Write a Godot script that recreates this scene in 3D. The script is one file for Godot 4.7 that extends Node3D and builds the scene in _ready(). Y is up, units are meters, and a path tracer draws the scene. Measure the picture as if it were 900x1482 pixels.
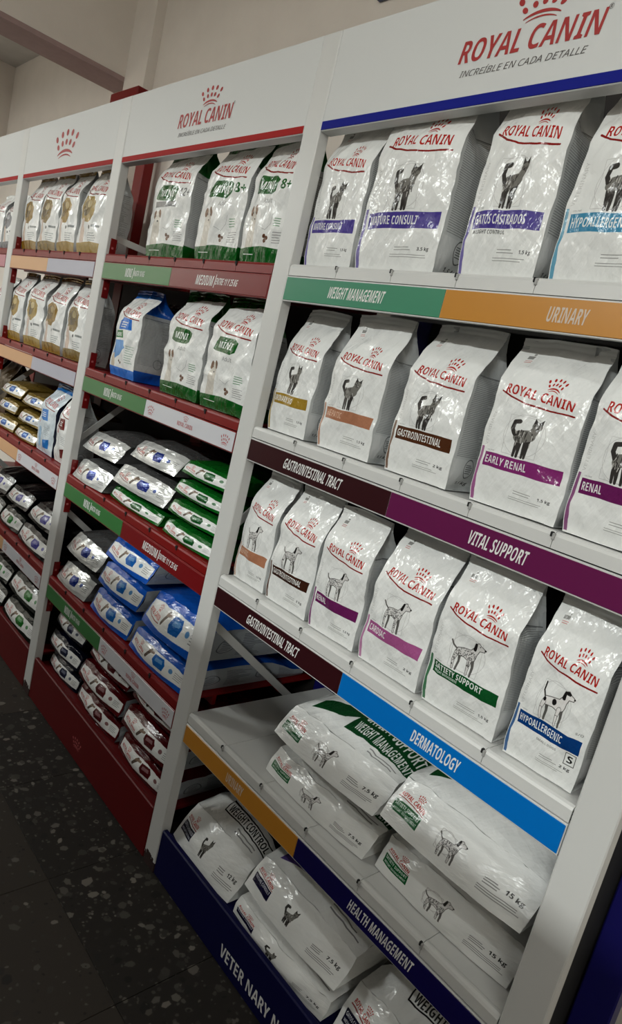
extends Node3D
# A pet-food aisle: four open metal shelving units seen from close by, bags standing and lying on them.

const FLOOR := -0.035            # heights below are measured so that the shelf levels come out round
const DECKS := [1.614, 1.231, 0.848, 0.460]        # top of each shelf
const STRIPS := [[1.530, 1.587], [1.148, 1.203], [0.765, 0.820], [0.375, 0.430]]   # price strips under the lips
const HEAD_LOW := 1.902
const HEAD_TOP := 2.110
const DEPTH := 0.50

var rng := RandomNumberGenerator.new()
var warp := FastNoiseLite.new()
var M := {}
var used := {}
var text_cache := {}
var box_cache := {}
var mesh_cache := {}
var I: Image          # picture being printed
var S := 1.0          # its pixels per unit (100 units wide)
var crumple: Texture2D

func _ready() -> void:
	rng.seed = 11
	# ---------------------------------------------------------------- camera, surroundings, light
	var cam := Camera3D.new()
	cam.name = "camera"
	cam.transform = Transform3D(Basis(Vector3(0.64573, 0.23659, -0.72599), Vector3(-0.29760, 0.95358, 0.04605), Vector3(0.70318, 0.18632, 0.68617)).orthonormalized(), Vector3(1.3386, 1.365, 0.9909))
	cam.fov = 75.21
	cam.near = 0.03
	cam.far = 60.0
	cam.current = true
	add_child(cam)
	var env := Environment.new()
	env.background_mode = Environment.BG_COLOR
	env.background_color = Color(0.02, 0.02, 0.02)
	env.tonemap_mode = Environment.TONE_MAPPER_LINEAR
	env.tonemap_exposure = 0.95
	env.sdfgi_enabled = true
	env.ssao_enabled = true
	env.ssil_enabled = true
	var we := WorldEnvironment.new()
	we.name = "surroundings"
	we.environment = env
	add_child(we)
	make_materials()
	tube_light(Vector3(2.20, 3.20, 1.20), 1.5, 1.35, "long ceiling tube lamp over the aisle at its right end")
	tube_light(Vector3(2.20, 3.20, 4.00), 1.5, 17.0, "long ceiling tube lamp over the next aisle, right")
	tube_light(Vector3(-0.80, 3.20, 4.00), 1.5, 13.5, "long ceiling tube lamp over the next aisle, left")
	tube_light(Vector3(-3.50, 2.90, 2.20), 1.2, 9.0, "shorter ceiling tube lamp in the passage beyond the low beam")
	# ---------------------------------------------------------------- the place
	room()
	units()
	# ---------------------------------------------------------------- the goods
	standing_goods()
	lying_goods()

# ==================================================================== small helpers
func numbered(called: String) -> String:
	if not used.has(called):
		used[called] = 0
		return called
	used[called] += 1
	return "%s_%03d" % [called, used[called]]

func thing(called: String, label: String, category: String, at: Vector3, group := "") -> Node3D:
	var o := Node3D.new()
	o.name = numbered(called)
	add_child(o)
	o.position = at
	o.set_meta("label", label)
	o.set_meta("category", category)
	if group:
		o.set_meta("group", group)
	return o

func base_of(n: Node3D) -> Vector3:
	var p := Vector3.ZERO
	var k: Node = n
	while k is Node3D and k != self:
		p += (k as Node3D).position
		k = k.get_parent()
	return p

# a mesh added under parent at a place given in the scene's coordinates
func put(parent: Node3D, called: String, mesh: Mesh, m: Material, at: Vector3) -> MeshInstance3D:
	var o := MeshInstance3D.new()
	o.mesh = mesh
	o.material_override = m
	if parent == self:
		o.name = numbered(called)
		add_child(o)
		o.position = at
	else:
		o.name = called
		parent.add_child(o, true)
		o.position = at - base_of(parent)
	return o

func group_node(parent: Node3D, called: String, at: Vector3) -> Node3D:
	var o := Node3D.new()
	o.name = called
	parent.add_child(o, true)
	o.position = at - base_of(parent)
	return o

func structure(called: String, mesh: Mesh, m: Material, at: Vector3) -> MeshInstance3D:
	var o := MeshInstance3D.new()
	o.mesh = mesh
	o.material_override = m
	o.name = called
	add_child(o)
	o.position = at
	o.set_meta("kind", "structure")
	return o

# box with chamfered edges, centred
func bbox(size: Vector3, c := 0.002) -> Mesh:
	var key := "%.4f %.4f %.4f %.4f" % [size.x, size.y, size.z, c]
	if box_cache.has(key):
		return box_cache[key]
	var h := size * 0.5
	c = minf(c, minf(h.x, minf(h.y, h.z)) * 0.45)
	var st := SurfaceTool.new()
	st.begin(Mesh.PRIMITIVE_TRIANGLES)
	var pt := func(ax: int, sg: Vector3) -> Vector3:
		var p := Vector3(sg.x * (h.x - c), sg.y * (h.y - c), sg.z * (h.z - c))
		p[ax] = sg[ax] * h[ax]
		return p
	var signs := [-1.0, 1.0]
	for ax in 3:
		var b := (ax + 1) % 3
		var d := (ax + 2) % 3
		for s in signs:
			var q := []
			for k in [[-1.0, -1.0], [1.0, -1.0], [1.0, 1.0], [-1.0, 1.0]]:
				var sg := Vector3.ZERO
				sg[ax] = s
				sg[b] = k[0]
				sg[d] = k[1]
				q.append(pt.call(ax, sg))
			var n := Vector3.ZERO
			n[ax] = s
			quad(st, q[0], q[1], q[2], q[3], n)
		for s1 in signs:
			for s2 in signs:
				var n2 := Vector3.ZERO
				n2[b] = s1
				n2[d] = s2
				var lo := Vector3.ZERO
				lo[b] = s1
				lo[d] = s2
				lo[ax] = -1.0
				var hi := lo
				hi[ax] = 1.0
				quad(st, pt.call(b, lo), pt.call(b, hi), pt.call(d, hi), pt.call(d, lo), n2.normalized())
	for sx in signs:
		for sy in signs:
			for sz in signs:
				var sg2 := Vector3(sx, sy, sz)
				tri3(st, pt.call(0, sg2), pt.call(1, sg2), pt.call(2, sg2), sg2.normalized())
	var m := st.commit()
	box_cache[key] = m
	return m

func quad(st: SurfaceTool, a: Vector3, b: Vector3, c: Vector3, d: Vector3, n: Vector3) -> void:
	tri3(st, a, b, c, n)
	tri3(st, a, c, d, n)

func tri3(st: SurfaceTool, a: Vector3, b: Vector3, c: Vector3, n: Vector3) -> void:
	if (b - a).cross(c - a).dot(n) > 0.0:      # clockwise from the front
		var k := b
		b = c
		c = k
	for p in [a, b, c]:
		st.set_normal(n)
		st.set_uv(Vector2(p.x, p.y))
		st.add_vertex(p)

# outline in (z, y) pushed along x from -half to +half
func extrude_x(outline: PackedVector2Array, width: float) -> Mesh:
	var st := SurfaceTool.new()
	st.begin(Mesh.PRIMITIVE_TRIANGLES)
	var n := outline.size()
	var area := 0.0
	for i in n:
		area += outline[i].cross(outline[(i + 1) % n])
	var h := width * 0.5
	for i in n:
		var p := outline[i]
		var q := outline[(i + 1) % n]
		var e := (q - p).normalized()
		var out := Vector2(e.y, -e.x) if area > 0.0 else Vector2(-e.y, e.x)
		quad(st, Vector3(-h, p.y, p.x), Vector3(h, p.y, p.x), Vector3(h, q.y, q.x), Vector3(-h, q.y, q.x), Vector3(0, out.y, out.x))
	var t := Geometry2D.triangulate_polygon(outline)
	for k in range(0, t.size(), 3):
		for s in [-1.0, 1.0]:
			tri3(st, Vector3(s * h, outline[t[k]].y, outline[t[k]].x), Vector3(s * h, outline[t[k + 1]].y, outline[t[k + 1]].x), Vector3(s * h, outline[t[k + 2]].y, outline[t[k + 2]].x), Vector3(s, 0, 0))
	return st.commit()

# bar of rectangular section between two points
func bar(a: Vector3, b: Vector3, w: float, t: float) -> ArrayMesh:
	var src := bbox(Vector3(w, t, a.distance_to(b)), 0.0015)
	var st := SurfaceTool.new()
	st.begin(Mesh.PRIMITIVE_TRIANGLES)
	var z := (b - a).normalized()
	var side := Vector3.RIGHT
	if absf(z.dot(side)) > 0.9:
		side = Vector3.UP
	var y := z.cross(side).normalized()
	st.append_from(src, 0, Transform3D(Basis(y.cross(z), y, z), Vector3.ZERO))
	return st.commit()

# ==================================================================== flat print: triangles of letters and marks
func text_tris(s: String, bold := true) -> PackedVector2Array:
	var key := s + ("*" if bold else "")
	if text_cache.has(key):
		return text_cache[key]
	var f := SystemFont.new()
	f.font_names = PackedStringArray(["Droid Sans"])
	f.font_weight = 700 if bold else 400
	var tm := TextMesh.new()
	tm.font = f
	tm.font_size = 48
	tm.pixel_size = 0.01
	tm.depth = 0.0
	tm.curve_step = 2.0
	tm.text = s
	var arr := tm.get_mesh_arrays()
	var out := PackedVector2Array()
	var v: PackedVector3Array = arr[Mesh.ARRAY_VERTEX]
	var ix: PackedInt32Array = arr[Mesh.ARRAY_INDEX]
	var lo := Vector2(1e9, 1e9)
	var hi := Vector2(-1e9, -1e9)
	for i in ix:
		var p := Vector2(v[i].x, v[i].y)
		lo = lo.min(p)
		hi = hi.max(p)
		out.append(p)
	for k in out.size():
		out[k] = Vector2((out[k].x - lo.x) / (hi.x - lo.x), (out[k].y - lo.y) / (hi.y - lo.y))   # the words fill a unit square, y up
	text_cache[key] = out
	return out

func text_aspect(s: String) -> float:
	return 0.62 * s.length()

func ellipse_tris(out: PackedVector2Array, c: Vector2, rx: float, ry: float, turn: float, n := 12) -> void:
	for k in n:
		var a := TAU * k / n
		var b := TAU * (k + 1) / n
		out.append(c)
		out.append(c + Vector2(cos(a) * rx, sin(a) * ry).rotated(turn))
		out.append(c + Vector2(cos(b) * rx, sin(b) * ry).rotated(turn))

func arc_tris(out: PackedVector2Array, c: Vector2, r: float, half: float, thick: float, n := 14) -> void:
	for k in n:
		var f0 := -1.0 + 2.0 * k / n
		var f1 := -1.0 + 2.0 * (k + 1) / n
		var d0 := Vector2(sin(half * f0), cos(half * f0))
		var d1 := Vector2(sin(half * f1), cos(half * f1))
		var t0 := thick * (1.0 - 0.75 * f0 * f0)
		var t1 := thick * (1.0 - 0.75 * f1 * f1)
		out.append_array([c + d0 * r, c + d0 * (r + t0), c + d1 * (r + t1), c + d0 * r, c + d1 * (r + t1), c + d1 * r])

# the emblem: two fans of five drops over two arcs; fills -0.5..0.5 by 0..0.9, y up
func crown() -> PackedVector2Array:
	if text_cache.has("#crown"):
		return text_cache["#crown"]
	var out := PackedVector2Array()
	for k in 5:
		var f := (k - 2) / 2.0
		ellipse_tris(out, Vector2(f * 0.43, 0.74 - 0.16 * f * f), 0.052, 0.098, -f * 0.30)
		ellipse_tris(out, Vector2(f * 0.33, 0.47 - 0.13 * f * f), 0.048, 0.090, -f * 0.34)
	arc_tris(out, Vector2(0, -0.42), 0.60, 0.56, 0.085)
	arc_tris(out, Vector2(0, -0.42), 0.50, 0.56, 0.045)
	text_cache["#crown"] = out
	return out

# letters and marks as thin raised geometry on a face that looks towards +z
func raised(tris: PackedVector2Array, st: SurfaceTool, at: Vector2, size: Vector2, slant := 0.0) -> void:
	for k in range(0, tris.size(), 3):
		var p := []
		for j in 3:
			var q := tris[k + j]
			p.append(Vector3(at.x + (q.x + slant * q.y) * size.x, at.y + q.y * size.y, 0.0))
		tri3(st, p[0], p[1], p[2], Vector3(0, 0, 1))

func print_on(parent: Node3D, called: String, parts: Array, m: Material, at: Vector3) -> void:
	var st := SurfaceTool.new()
	st.begin(Mesh.PRIMITIVE_TRIANGLES)
	for p in parts:
		raised(p[0], st, p[1], p[2], p[3] if p.size() > 3 else 0.0)
	put(parent, called, st.commit(), m, at)

# ==================================================================== printing into pictures
func canvas(tall: float, paper: Color, px := 400) -> void:
	S = px * 2.0 / 100.0
	I = Image.create(px * 2, int(round(tall * S)), false, Image.FORMAT_RGB8)
	I.fill(paper)

func finish() -> ImageTexture:
	I.resize(I.get_width() / 2, I.get_height() / 2, Image.INTERPOLATE_BILINEAR)
	return ImageTexture.create_from_image(I)

func rect(x: float, y: float, w: float, h: float, c: Color) -> void:
	I.fill_rect(Rect2i(int(x * S), int(y * S), int(ceil(w * S)), int(ceil(h * S))), c)

func fill_tri(a: Vector2, b: Vector2, c: Vector2, col: Color) -> void:
	var y0 := int(ceil(minf(a.y, minf(b.y, c.y)) - 0.5))
	var y1 := int(floor(maxf(a.y, maxf(b.y, c.y)) - 0.5))
	y0 = maxi(y0, 0)
	y1 = mini(y1, I.get_height() - 1)
	for y in range(y0, y1 + 1):
		var yy := y + 0.5
		var lo := 1e9
		var hi := -1e9
		for e in [[a, b], [b, c], [c, a]]:
			var p: Vector2 = e[0]
			var q: Vector2 = e[1]
			if (p.y <= yy) != (q.y <= yy):
				var x := p.x + (yy - p.y) / (q.y - p.y) * (q.x - p.x)
				lo = minf(lo, x)
				hi = maxf(hi, x)
		var x0 := int(ceil(lo - 0.5))
		var x1 := int(floor(hi - 0.5))
		if x1 >= x0:
			I.fill_rect(Rect2i(x0, y, x1 - x0 + 1, 1), col)

func ink(tris: PackedVector2Array, x: float, y: float, w: float, h: float, col: Color, turn := 0.0, slant := 0.0) -> void:
	# y is the baseline, measured downwards from the top of the picture
	for k in range(0, tris.size(), 3):
		var p := []
		for j in 3:
			var q := tris[k + j]
			p.append((Vector2(x, y) + Vector2((q.x) * w + slant * q.y * h, -q.y * h).rotated(turn)) * S)
		fill_tri(p[0], p[1], p[2], col)

func words(s: String, x: float, y: float, w: float, h: float, col: Color, bold := true, turn := 0.0, slant := 0.0) -> void:
	ink(text_tris(s, bold), x, y, w, h, col, turn, slant)

func poly(pts: Array, col: Color) -> void:
	var pv := PackedVector2Array()
	for p in pts:
		pv.append(p * S)
	var t := Geometry2D.triangulate_polygon(pv)
	for k in range(0, t.size(), 3):
		fill_tri(pv[t[k]], pv[t[k + 1]], pv[t[k + 2]], col)

func blob(c: Vector2, rx: float, ry: float, col: Color, turn := 0.0) -> void:
	var t := PackedVector2Array()
	ellipse_tris(t, c * S, rx * S, ry * S, turn, 16)
	for k in range(0, t.size(), 3):
		fill_tri(t[k], t[k + 1], t[k + 2], col)

func stroke(a: Vector2, b: Vector2, ra: float, rb: float, col: Color) -> void:
	var n := (b - a).normalized().orthogonal()
	poly([a + n * ra, b + n * rb, b - n * rb, a - n * ra], col)
	if ra > 0.4:
		blob(a, ra, ra, col)
		blob(b, rb, rb, col)

func path(pts: Array, r: float, col: Color) -> void:
	for k in pts.size() - 1:
		stroke(pts[k], pts[k + 1], r, r, col)

func small_print(x: float, y: float, w: float, rows: int, step: float, col: Color, thick := 0.45) -> void:
	for k in rows:
		rect(x, y + k * step, w * rng.randf_range(0.7, 1.0), thick, col)

const RED := Color(0.66, 0.12, 0.10)
const DARKRED := Color(0.50, 0.08, 0.08)

func brand_mark(x: float, y: float, w: float, line := true) -> void:
	# emblem over the words over the curved rule
	words("ROYAL CANIN", x, y, w, w * 0.135, RED, true, 0.09)
	ink(crown(), x + w * 0.66, y - w * 0.10, w * 0.30, w * 0.27, RED, 0.06)
	if line:
		path([Vector2(x - w * 0.06, y - w * 0.02), Vector2(x + w * 0.10, y + w * 0.05), Vector2(x + w * 0.35, y + w * 0.115), Vector2(x + w * 0.7, y + w * 0.145), Vector2(x + w * 1.04, y + w * 0.15)], w * 0.012, DARKRED)

func cat_print(c: Vector2, h: float) -> void:
	var d := Color(0.22, 0.21, 0.20)
	var g := Color(0.45, 0.44, 0.42)
	var u := h / 40.0
	for lx in [-7.0, -3.5, 2.0, 5.0]:
		stroke(c + Vector2(lx, 2) * u, c + Vector2(lx - 0.6, 19) * u, 2.3 * u, 1.3 * u, d)
	stroke(c + Vector2(-6, 0) * u, c + Vector2(5, -3) * u, 6.2 * u, 5.6 * u, g)
	stroke(c + Vector2(5, -3) * u, c + Vector2(9, -11) * u, 4.6 * u, 4.0 * u, g)
	blob(c + Vector2(9, -13) * u, 5.0 * u, 4.5 * u, g)
	poly([c + Vector2(4.6, -15) * u, c + Vector2(5.6, -21) * u, c + Vector2(9, -16.5) * u], d)
	poly([c + Vector2(9.5, -16.5) * u, c + Vector2(13.6, -21) * u, c + Vector2(13.4, -14.5) * u], d)
	path([c + Vector2(-11, -2) * u, c + Vector2(-14, -7) * u, c + Vector2(-13, -14) * u, c + Vector2(-8, -15) * u], 2.2 * u, d)
	for k in 26:
		var p := c + Vector2(rng.randf_range(-11, 9), rng.randf_range(-7, 6)) * u
		stroke(p, p + Vector2(rng.randf_range(-1, 1), rng.randf_range(2, 5)) * u, 0.55 * u, 0.35 * u, d if k % 3 else Color(0.7, 0.69, 0.67))
	for k in 8:
		var p2 := c + Vector2(rng.randf_range(5, 12), rng.randf_range(-16, -10)) * u
		stroke(p2, p2 + Vector2(rng.randf_range(-2, 2), 1.5) * u, 0.5 * u, 0.3 * u, d)

func dog_print(c: Vector2, h: float, kind := 0) -> void:
	var u := h / 40.0
	var coat := Color(0.80, 0.795, 0.785) if kind == 0 else Color(0.90, 0.89, 0.88)
	var edge := Color(0.36, 0.35, 0.34)
	var d := Color(0.12, 0.11, 0.11)
	var out := []
	for p in [Vector2(-13, -5), Vector2(-6, -7), Vector2(3, -8), Vector2(6, -12), Vector2(8, -18), Vector2(12, -20), Vector2(14.5, -17.6), Vector2(19, -15.5), Vector2(18.6, -12.6), Vector2(13.4, -11.6), Vector2(11.4, -7), Vector2(10, 1), Vector2(6, 5), Vector2(-3, 2.4), Vector2(-8, 3), Vector2(-13, 4), Vector2(-15, 0)]:
		out.append(c + p * u)
	# far legs, tail, then the trunk with its outline, then near legs
	for leg in [[Vector2(-9, 1), Vector2(-7.5, 9), Vector2(-8.5, 19)], [Vector2(8, 1), Vector2(9.5, 9), Vector2(9.5, 19)]]:
		for s in 2:
			stroke(c + leg[s] * u, c + leg[s + 1] * u, (2.0 - 0.6 * s) * u, (1.4 - 0.3 * s) * u, edge)
	path([c + Vector2(-13, -3) * u, c + Vector2(-18, -6 if kind == 0 else -9) * u, c + Vector2(-21 if kind == 0 else -18, -10 if kind == 0 else -17) * u], 0.9 * u, edge if kind == 0 else d)
	poly(out, coat)
	for k in out.size():
		stroke(out[k], out[(k + 1) % out.size()], 0.38 * u, 0.38 * u, edge)
	for leg2 in [[Vector2(-13, 1), Vector2(-14.5, 9), Vector2(-13, 19)], [Vector2(5, 2), Vector2(4.5, 10), Vector2(4.5, 19)]]:
		for s in 2:
			stroke(c + leg2[s] * u, c + leg2[s + 1] * u, (2.6 - 0.8 * s) * u, (1.8 - 0.4 * s) * u, edge)
			stroke(c + leg2[s] * u, c + leg2[s + 1] * u, (2.1 - 0.8 * s) * u, (1.3 - 0.4 * s) * u, coat)
	blob(c + Vector2(19.2, -14.8) * u, 1.0 * u, 0.9 * u, d)
	blob(c + Vector2(13.2, -16.4) * u, 0.6 * u, 0.6 * u, d)
	stroke(c + Vector2(8.6, -17.5) * u, c + Vector2(7.4, -11) * u, 1.4 * u, 1.9 * u, d)
	if kind == 1:
		blob(c + Vector2(11.5, -17.6) * u, 3.2 * u, 1.9 * u, d)
		blob(c + Vector2(-2, -3) * u, 2.4 * u, 3.4 * u, d)
		blob(c + Vector2(-13, -1.5) * u, 1.8 * u, 2.2 * u, d)
	else:
		for k in 90:
			var q := c + Vector2(rng.randf_range(-14, 10), rng.randf_range(-6.5, 3)) * u
			if Geometry2D.is_point_in_polygon(q, PackedVector2Array(out)):
				blob(q, rng.randf_range(0.25, 0.75) * u, rng.randf_range(0.25, 0.65) * u, d if k % 3 else edge)
		for k in 14:
			blob(c + Vector2([-14.0, 4.6][k % 2] + rng.randf_range(-0.8, 0.8), rng.randf_range(4, 17)) * u, 0.5 * u, 0.6 * u, d)

func frame_print(c: Vector2, r: float) -> void:
	var l := Color(0.76, 0.755, 0.75)
	path([c + Vector2(-r, -r * 0.9), c + Vector2(r * 0.7, -r * 0.9), c + Vector2(r * 0.7, r)], 0.22, l)
	path([c + Vector2(-r, -r * 0.9), c + Vector2(-r, r), c + Vector2(r * 0.7, r)], 0.22, l)
	var pts := []
	for k in 25:
		pts.append(c + Vector2(-r * 0.1, 0.1) + Vector2(cos(TAU * k / 24.0), sin(TAU * k / 24.0)) * r * 1.02)
	path(pts, 0.25, l)

const PAPER := Color(0.90, 0.905, 0.895)

# front of the white bags with a coloured name band (100 x 190 units)
func clinic_front(name_line: String, band: Color, ink_col: Color, animal: String, weight: String, second := "") -> ImageTexture:
	canvas(190, PAPER)
	var grey := Color(0.55, 0.55, 0.54)
	poly([Vector2(13, 21), Vector2(21, 21), Vector2(20, 25), Vector2(13, 25)], grey)
	blob(Vector2(19, 19), 1.6, 1.2, grey)
	small_print(13, 27, 9, 2, 2.0, RED.lerp(PAPER, 0.4), 0.6)
	brand_mark(13, 66, 74)
	words("VETERINARY", 9, 126, 38, 4.0, Color(0.76, 0.76, 0.75), false, -PI / 2)
	frame_print(Vector2(49, 108), 22)
	match animal:
		"cat": cat_print(Vector2(48, 110), 43)
		"dog": dog_print(Vector2(47, 110), 43)
		"terrier": dog_print(Vector2(50, 110), 44, 1)
	words("FELINE" if animal == "cat" else "CANINE", 10, 131.4, 9, 1.7, grey, false)
	rect(8, 133, 86, 15.5, band)
	var long := minf(82.0, text_aspect(name_line) * 7.0)
	words(name_line, 10.5, 133 + (9.0 if second and animal == "dog" else 11.8), long, 7.2 if second and animal == "dog" else 8.4, ink_col)
	if second and animal == "dog":
		words(second, 10.5, 133 + 13.6, minf(70.0, text_aspect(second) * 3.2), 3.2, ink_col)
	elif second:
		words(second, 10.5, 153.2, 44, 3.4, Color(0.3, 0.3, 0.3))
	small_print(50, 166, 24, 2, 2.6, grey, 0.6)
	words(weight, 77, 170, 13, 4.2, Color(0.2, 0.2, 0.2))
	small_print(46, 173, 42, 2, 2.2, grey, 0.5)
	poly([Vector2(1.5, 128), Vector2(5.0, 128), Vector2(4.6, 150), Vector2(3.4, 160), Vector2(5.4, 172), Vector2(5.0, 188), Vector2(1.0, 188), Vector2(0.6, 160)], band.lerp(PAPER, 0.25))
	if animal == "terrier":
		words("SMALL DOGS", 40, 154.5, 28, 2.4, grey)
		rect(80, 150, 13, 13, Color(0.25, 0.25, 0.25))
		rect(80.8, 150.8, 11.4, 11.4, PAPER)
		words("S", 83.4, 160.1, 6.4, 7.4, Color(0.12, 0.12, 0.12))
		words("S/O", 84, 128, 9, 2.8, grey)
	return finish()

func clinic_side() -> ImageTexture:
	canvas(240, Color(0.76, 0.77, 0.77), 192)
	var t := Color(0.28, 0.29, 0.29)
	rect(0, 0, 100, 34, Color(0.72, 0.73, 0.73))
	for k in 46:
		rect(8, 70 + k * 2.6, rng.randf_range(50, 84), 0.7, t.lightened(0.25))
	rect(8, 68, 84, 0.9, Color(0.2, 0.2, 0.2))
	rect(4, 192, 92, 40, Color(0.80, 0.81, 0.81))
	var pts := []
	for k in 21:
		pts.append(Vector2(50, 205) + Vector2(cos(TAU * k / 20.0), sin(TAU * k / 20.0)) * 14)
	path(pts, 0.7, t)
	small_print(40, 199, 20, 5, 3.0, t, 0.9)
	words("1.5 kg", 30, 232, 40, 7, Color(0.2, 0.2, 0.2))
	return finish()

func coloured_side(c: Color) -> ImageTexture:
	canvas(240, Color(0.70, 0.71, 0.71), 192)
	var t := Color(0.36, 0.37, 0.37)
	rect(0, 0, 100, 62, c)
	for k in 34:
		rect(8, 74 + k * 3.6, rng.randf_range(50, 84), 0.9, t.lightened(0.25))
	rect(6, 72, 88, 1.2, t)
	var pts := []
	for k in 21:
		pts.append(Vector2(62, 186) + Vector2(cos(TAU * k / 20.0), sin(TAU * k / 20.0)) * 12)
	path(pts, 0.7, t)
	rect(0, 212, 100, 28, c)
	return finish()

func small_breed_front(body: Color, mark: String, age: String, sub: String) -> ImageTexture:
	canvas(160, PAPER)
	var g := Color(0.5, 0.5, 0.5)
	poly([Vector2(0, 0), Vector2(100, 0), Vector2(100, 10), Vector2(60, 13), Vector2(0, 17)], body)
	brand_mark(12, 46, 74)
	poly([Vector2(16, 66), Vector2(24, 59), Vector2(62, 61), Vector2(70, 65), Vector2(66, 78), Vector2(58, 82), Vector2(20, 80), Vector2(14, 78)], body)
	words(mark, 24, 75, 34, 9.5, Color(0.95, 0.95, 0.95), true, 0.03, 0.25)
	if age:
		blob(Vector2(82, 70), 13, 13, PAPER)
		words(age, 74, 76, 20, 12, g if age == "12+" else body)
	if sub:
		if age == "12+":
			rect(14, 82, 56, 8, g)
			words(sub, 42, 88.6, 24, 6, PAPER, false)
		else:
			words(sub, 44, 92, 18, 6, g, false)
	# the dog's head and chest
	var fur := Color(0.80, 0.78, 0.74)
	stroke(Vector2(24, 112), Vector2(22, 146), 8, 10, fur)
	blob(Vector2(25, 104), 8, 8.5, fur)
	blob(Vector2(19, 100), 3.4, 6, Color(0.42, 0.28, 0.18), 0.3)
	blob(Vector2(31, 99), 3.4, 6, Color(0.42, 0.28, 0.18), -0.3)
	blob(Vector2(26, 109), 1.6, 1.3, Color(0.1, 0.1, 0.1))
	for e in [22.0, 29.0]:
		blob(Vector2(e, 102), 1.0, 1.0, Color(0.1, 0.1, 0.1))
	for k in [Vector2(58, 129), Vector2(63, 131), Vector2(60, 134)]:
		blob(k, 3.0, 2.4, Color(0.36, 0.22, 0.14))
	path([Vector2(44, 118), Vector2(58, 122), Vector2(68, 114), Vector2(70, 104)], 0.4, Color(0.7, 0.7, 0.7))
	small_print(74, 108, 16, 4, 3.0, body.lerp(PAPER, 0.3), 0.8)
	small_print(74, 124, 20, 5, 2.8, Color(0.6, 0.6, 0.6), 0.8)
	poly([Vector2(0, 143), Vector2(50, 140), Vector2(100, 143), Vector2(100, 160), Vector2(0, 160)], body)
	small_print(10, 149, 34, 1, 2, PAPER, 0.9)
	return finish()

func starter_front() -> ImageTexture:
	canvas(160, PAPER)
	var b := Color(0.10, 0.42, 0.78)
	poly([Vector2(0, 0), Vector2(100, 0), Vector2(100, 13), Vector2(0, 16)], b)
	brand_mark(14, 46, 72)
	poly([Vector2(20, 62), Vector2(34, 56), Vector2(66, 58), Vector2(72, 76), Vector2(24, 78)], b)
	small_print(32, 64, 26, 3, 4, PAPER, 1.6)
	poly([Vector2(12, 80), Vector2(44, 79), Vector2(44, 92), Vector2(12, 93)], Color(0.1, 0.45, 0.2))
	words("MINI", 18, 90, 20, 7, PAPER, true, 0.0, 0.2)
	poly([Vector2(10, 97), Vector2(50, 96), Vector2(62, 108), Vector2(40, 122), Vector2(20, 130), Vector2(8, 122)], b.lerp(PAPER, 0.35))
	stroke(Vector2(14, 126), Vector2(14, 140), 6, 7, Color(0.75, 0.7, 0.62))
	for k in [Vector2(40, 132), Vector2(46, 135)]:
		blob(k, 3, 2.2, Color(0.36, 0.22, 0.14))
	small_print(64, 104, 26, 8, 4, Color(0.45, 0.6, 0.5), 0.8)
	rect(0, 144, 100, 16, b)
	return finish()

func gold_front(tone: Color) -> ImageTexture:
	canvas(160, PAPER)
	brand_mark(10, 45, 80)
	poly([Vector2(12, 66), Vector2(28, 58), Vector2(56, 60), Vector2(70, 72), Vector2(68, 94), Vector2(52, 106), Vector2(22, 104), Vector2(8, 86)], tone)
	blob(Vector2(36, 80), 17, 14, tone.darkened(0.25))
	blob(Vector2(44, 73), 10, 7, tone.lightened(0.3))
	blob(Vector2(30, 88), 8, 6, tone.darkened(0.45))
	stroke(Vector2(26, 104), Vector2(23, 138), 7, 9, Color(0.80, 0.72, 0.66))
	blob(Vector2(54, 114), 8, 7, PAPER)
	blob(Vector2(54, 114), 3.4, 3.4, Color(0.3, 0.3, 0.3))
	rect(63, 110, 28, 4, Color(0.5, 0.52, 0.52))
	small_print(50, 124, 38, 4, 4, Color(0.6, 0.63, 0.63), 1.3)
	poly([Vector2(0, 142), Vector2(60, 139), Vector2(100, 142), Vector2(100, 160), Vector2(0, 160)], tone)
	return finish()

func tall_front(c: Color, badge: Color) -> ImageTexture:
	canvas(160, PAPER.lerp(c, 0.12))
	rect(0, 0, 100, 16, c)
	brand_mark(12, 46, 76)
	poly([Vector2(26, 62), Vector2(60, 60), Vector2(70, 84), Vector2(44, 86), Vector2(22, 80)], badge)
	small_print(34, 68, 24, 3, 4, PAPER, 1.4)
	blob(Vector2(24, 90), 6, 6, RED.lerp(PAPER, 0.3))
	stroke(Vector2(34, 110), Vector2(30, 140), 8, 9, PAPER.lerp(c, 0.4))
	small_print(54, 100, 30, 5, 4, Color(0.6, 0.63, 0.65), 1.0)
	poly([Vector2(52, 130), Vector2(84, 124), Vector2(80, 146), Vector2(50, 148)], badge)
	return finish()

# printed end of the big lying bags (100 x 32 units)
func end_clinic(box: Color, line1: String, line2: String, animal: String, weight: String) -> ImageTexture:
	canvas(34, PAPER, 420)
	brand_mark(5, 12.5, 20, false)
	path([Vector2(4, 13.4), Vector2(26, 15.4)], 0.25, DARKRED)
	rect(4, 16.2, 22, 8.6, box)
	words(line1, 5, 20.0, 20, 2.6, PAPER)
	if line2:
		words(line2, 5, 23.6, 20, 2.0, PAPER)
	if animal == "cat":
		cat_print(Vector2(48, 17), 16)
	else:
		frame_print(Vector2(46, 17), 6.5)
		dog_print(Vector2(49, 18), 18)
	var g := Color(0.5, 0.5, 0.5)
	small_print(72, 17.4, 10, 3, 1.6, g, 0.5)
	words(weight, 84, 21, 10.5, 4.2, Color(0.15, 0.15, 0.15))
	small_print(70, 23.6, 26, 3, 1.5, g, 0.45)
	return finish()

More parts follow.
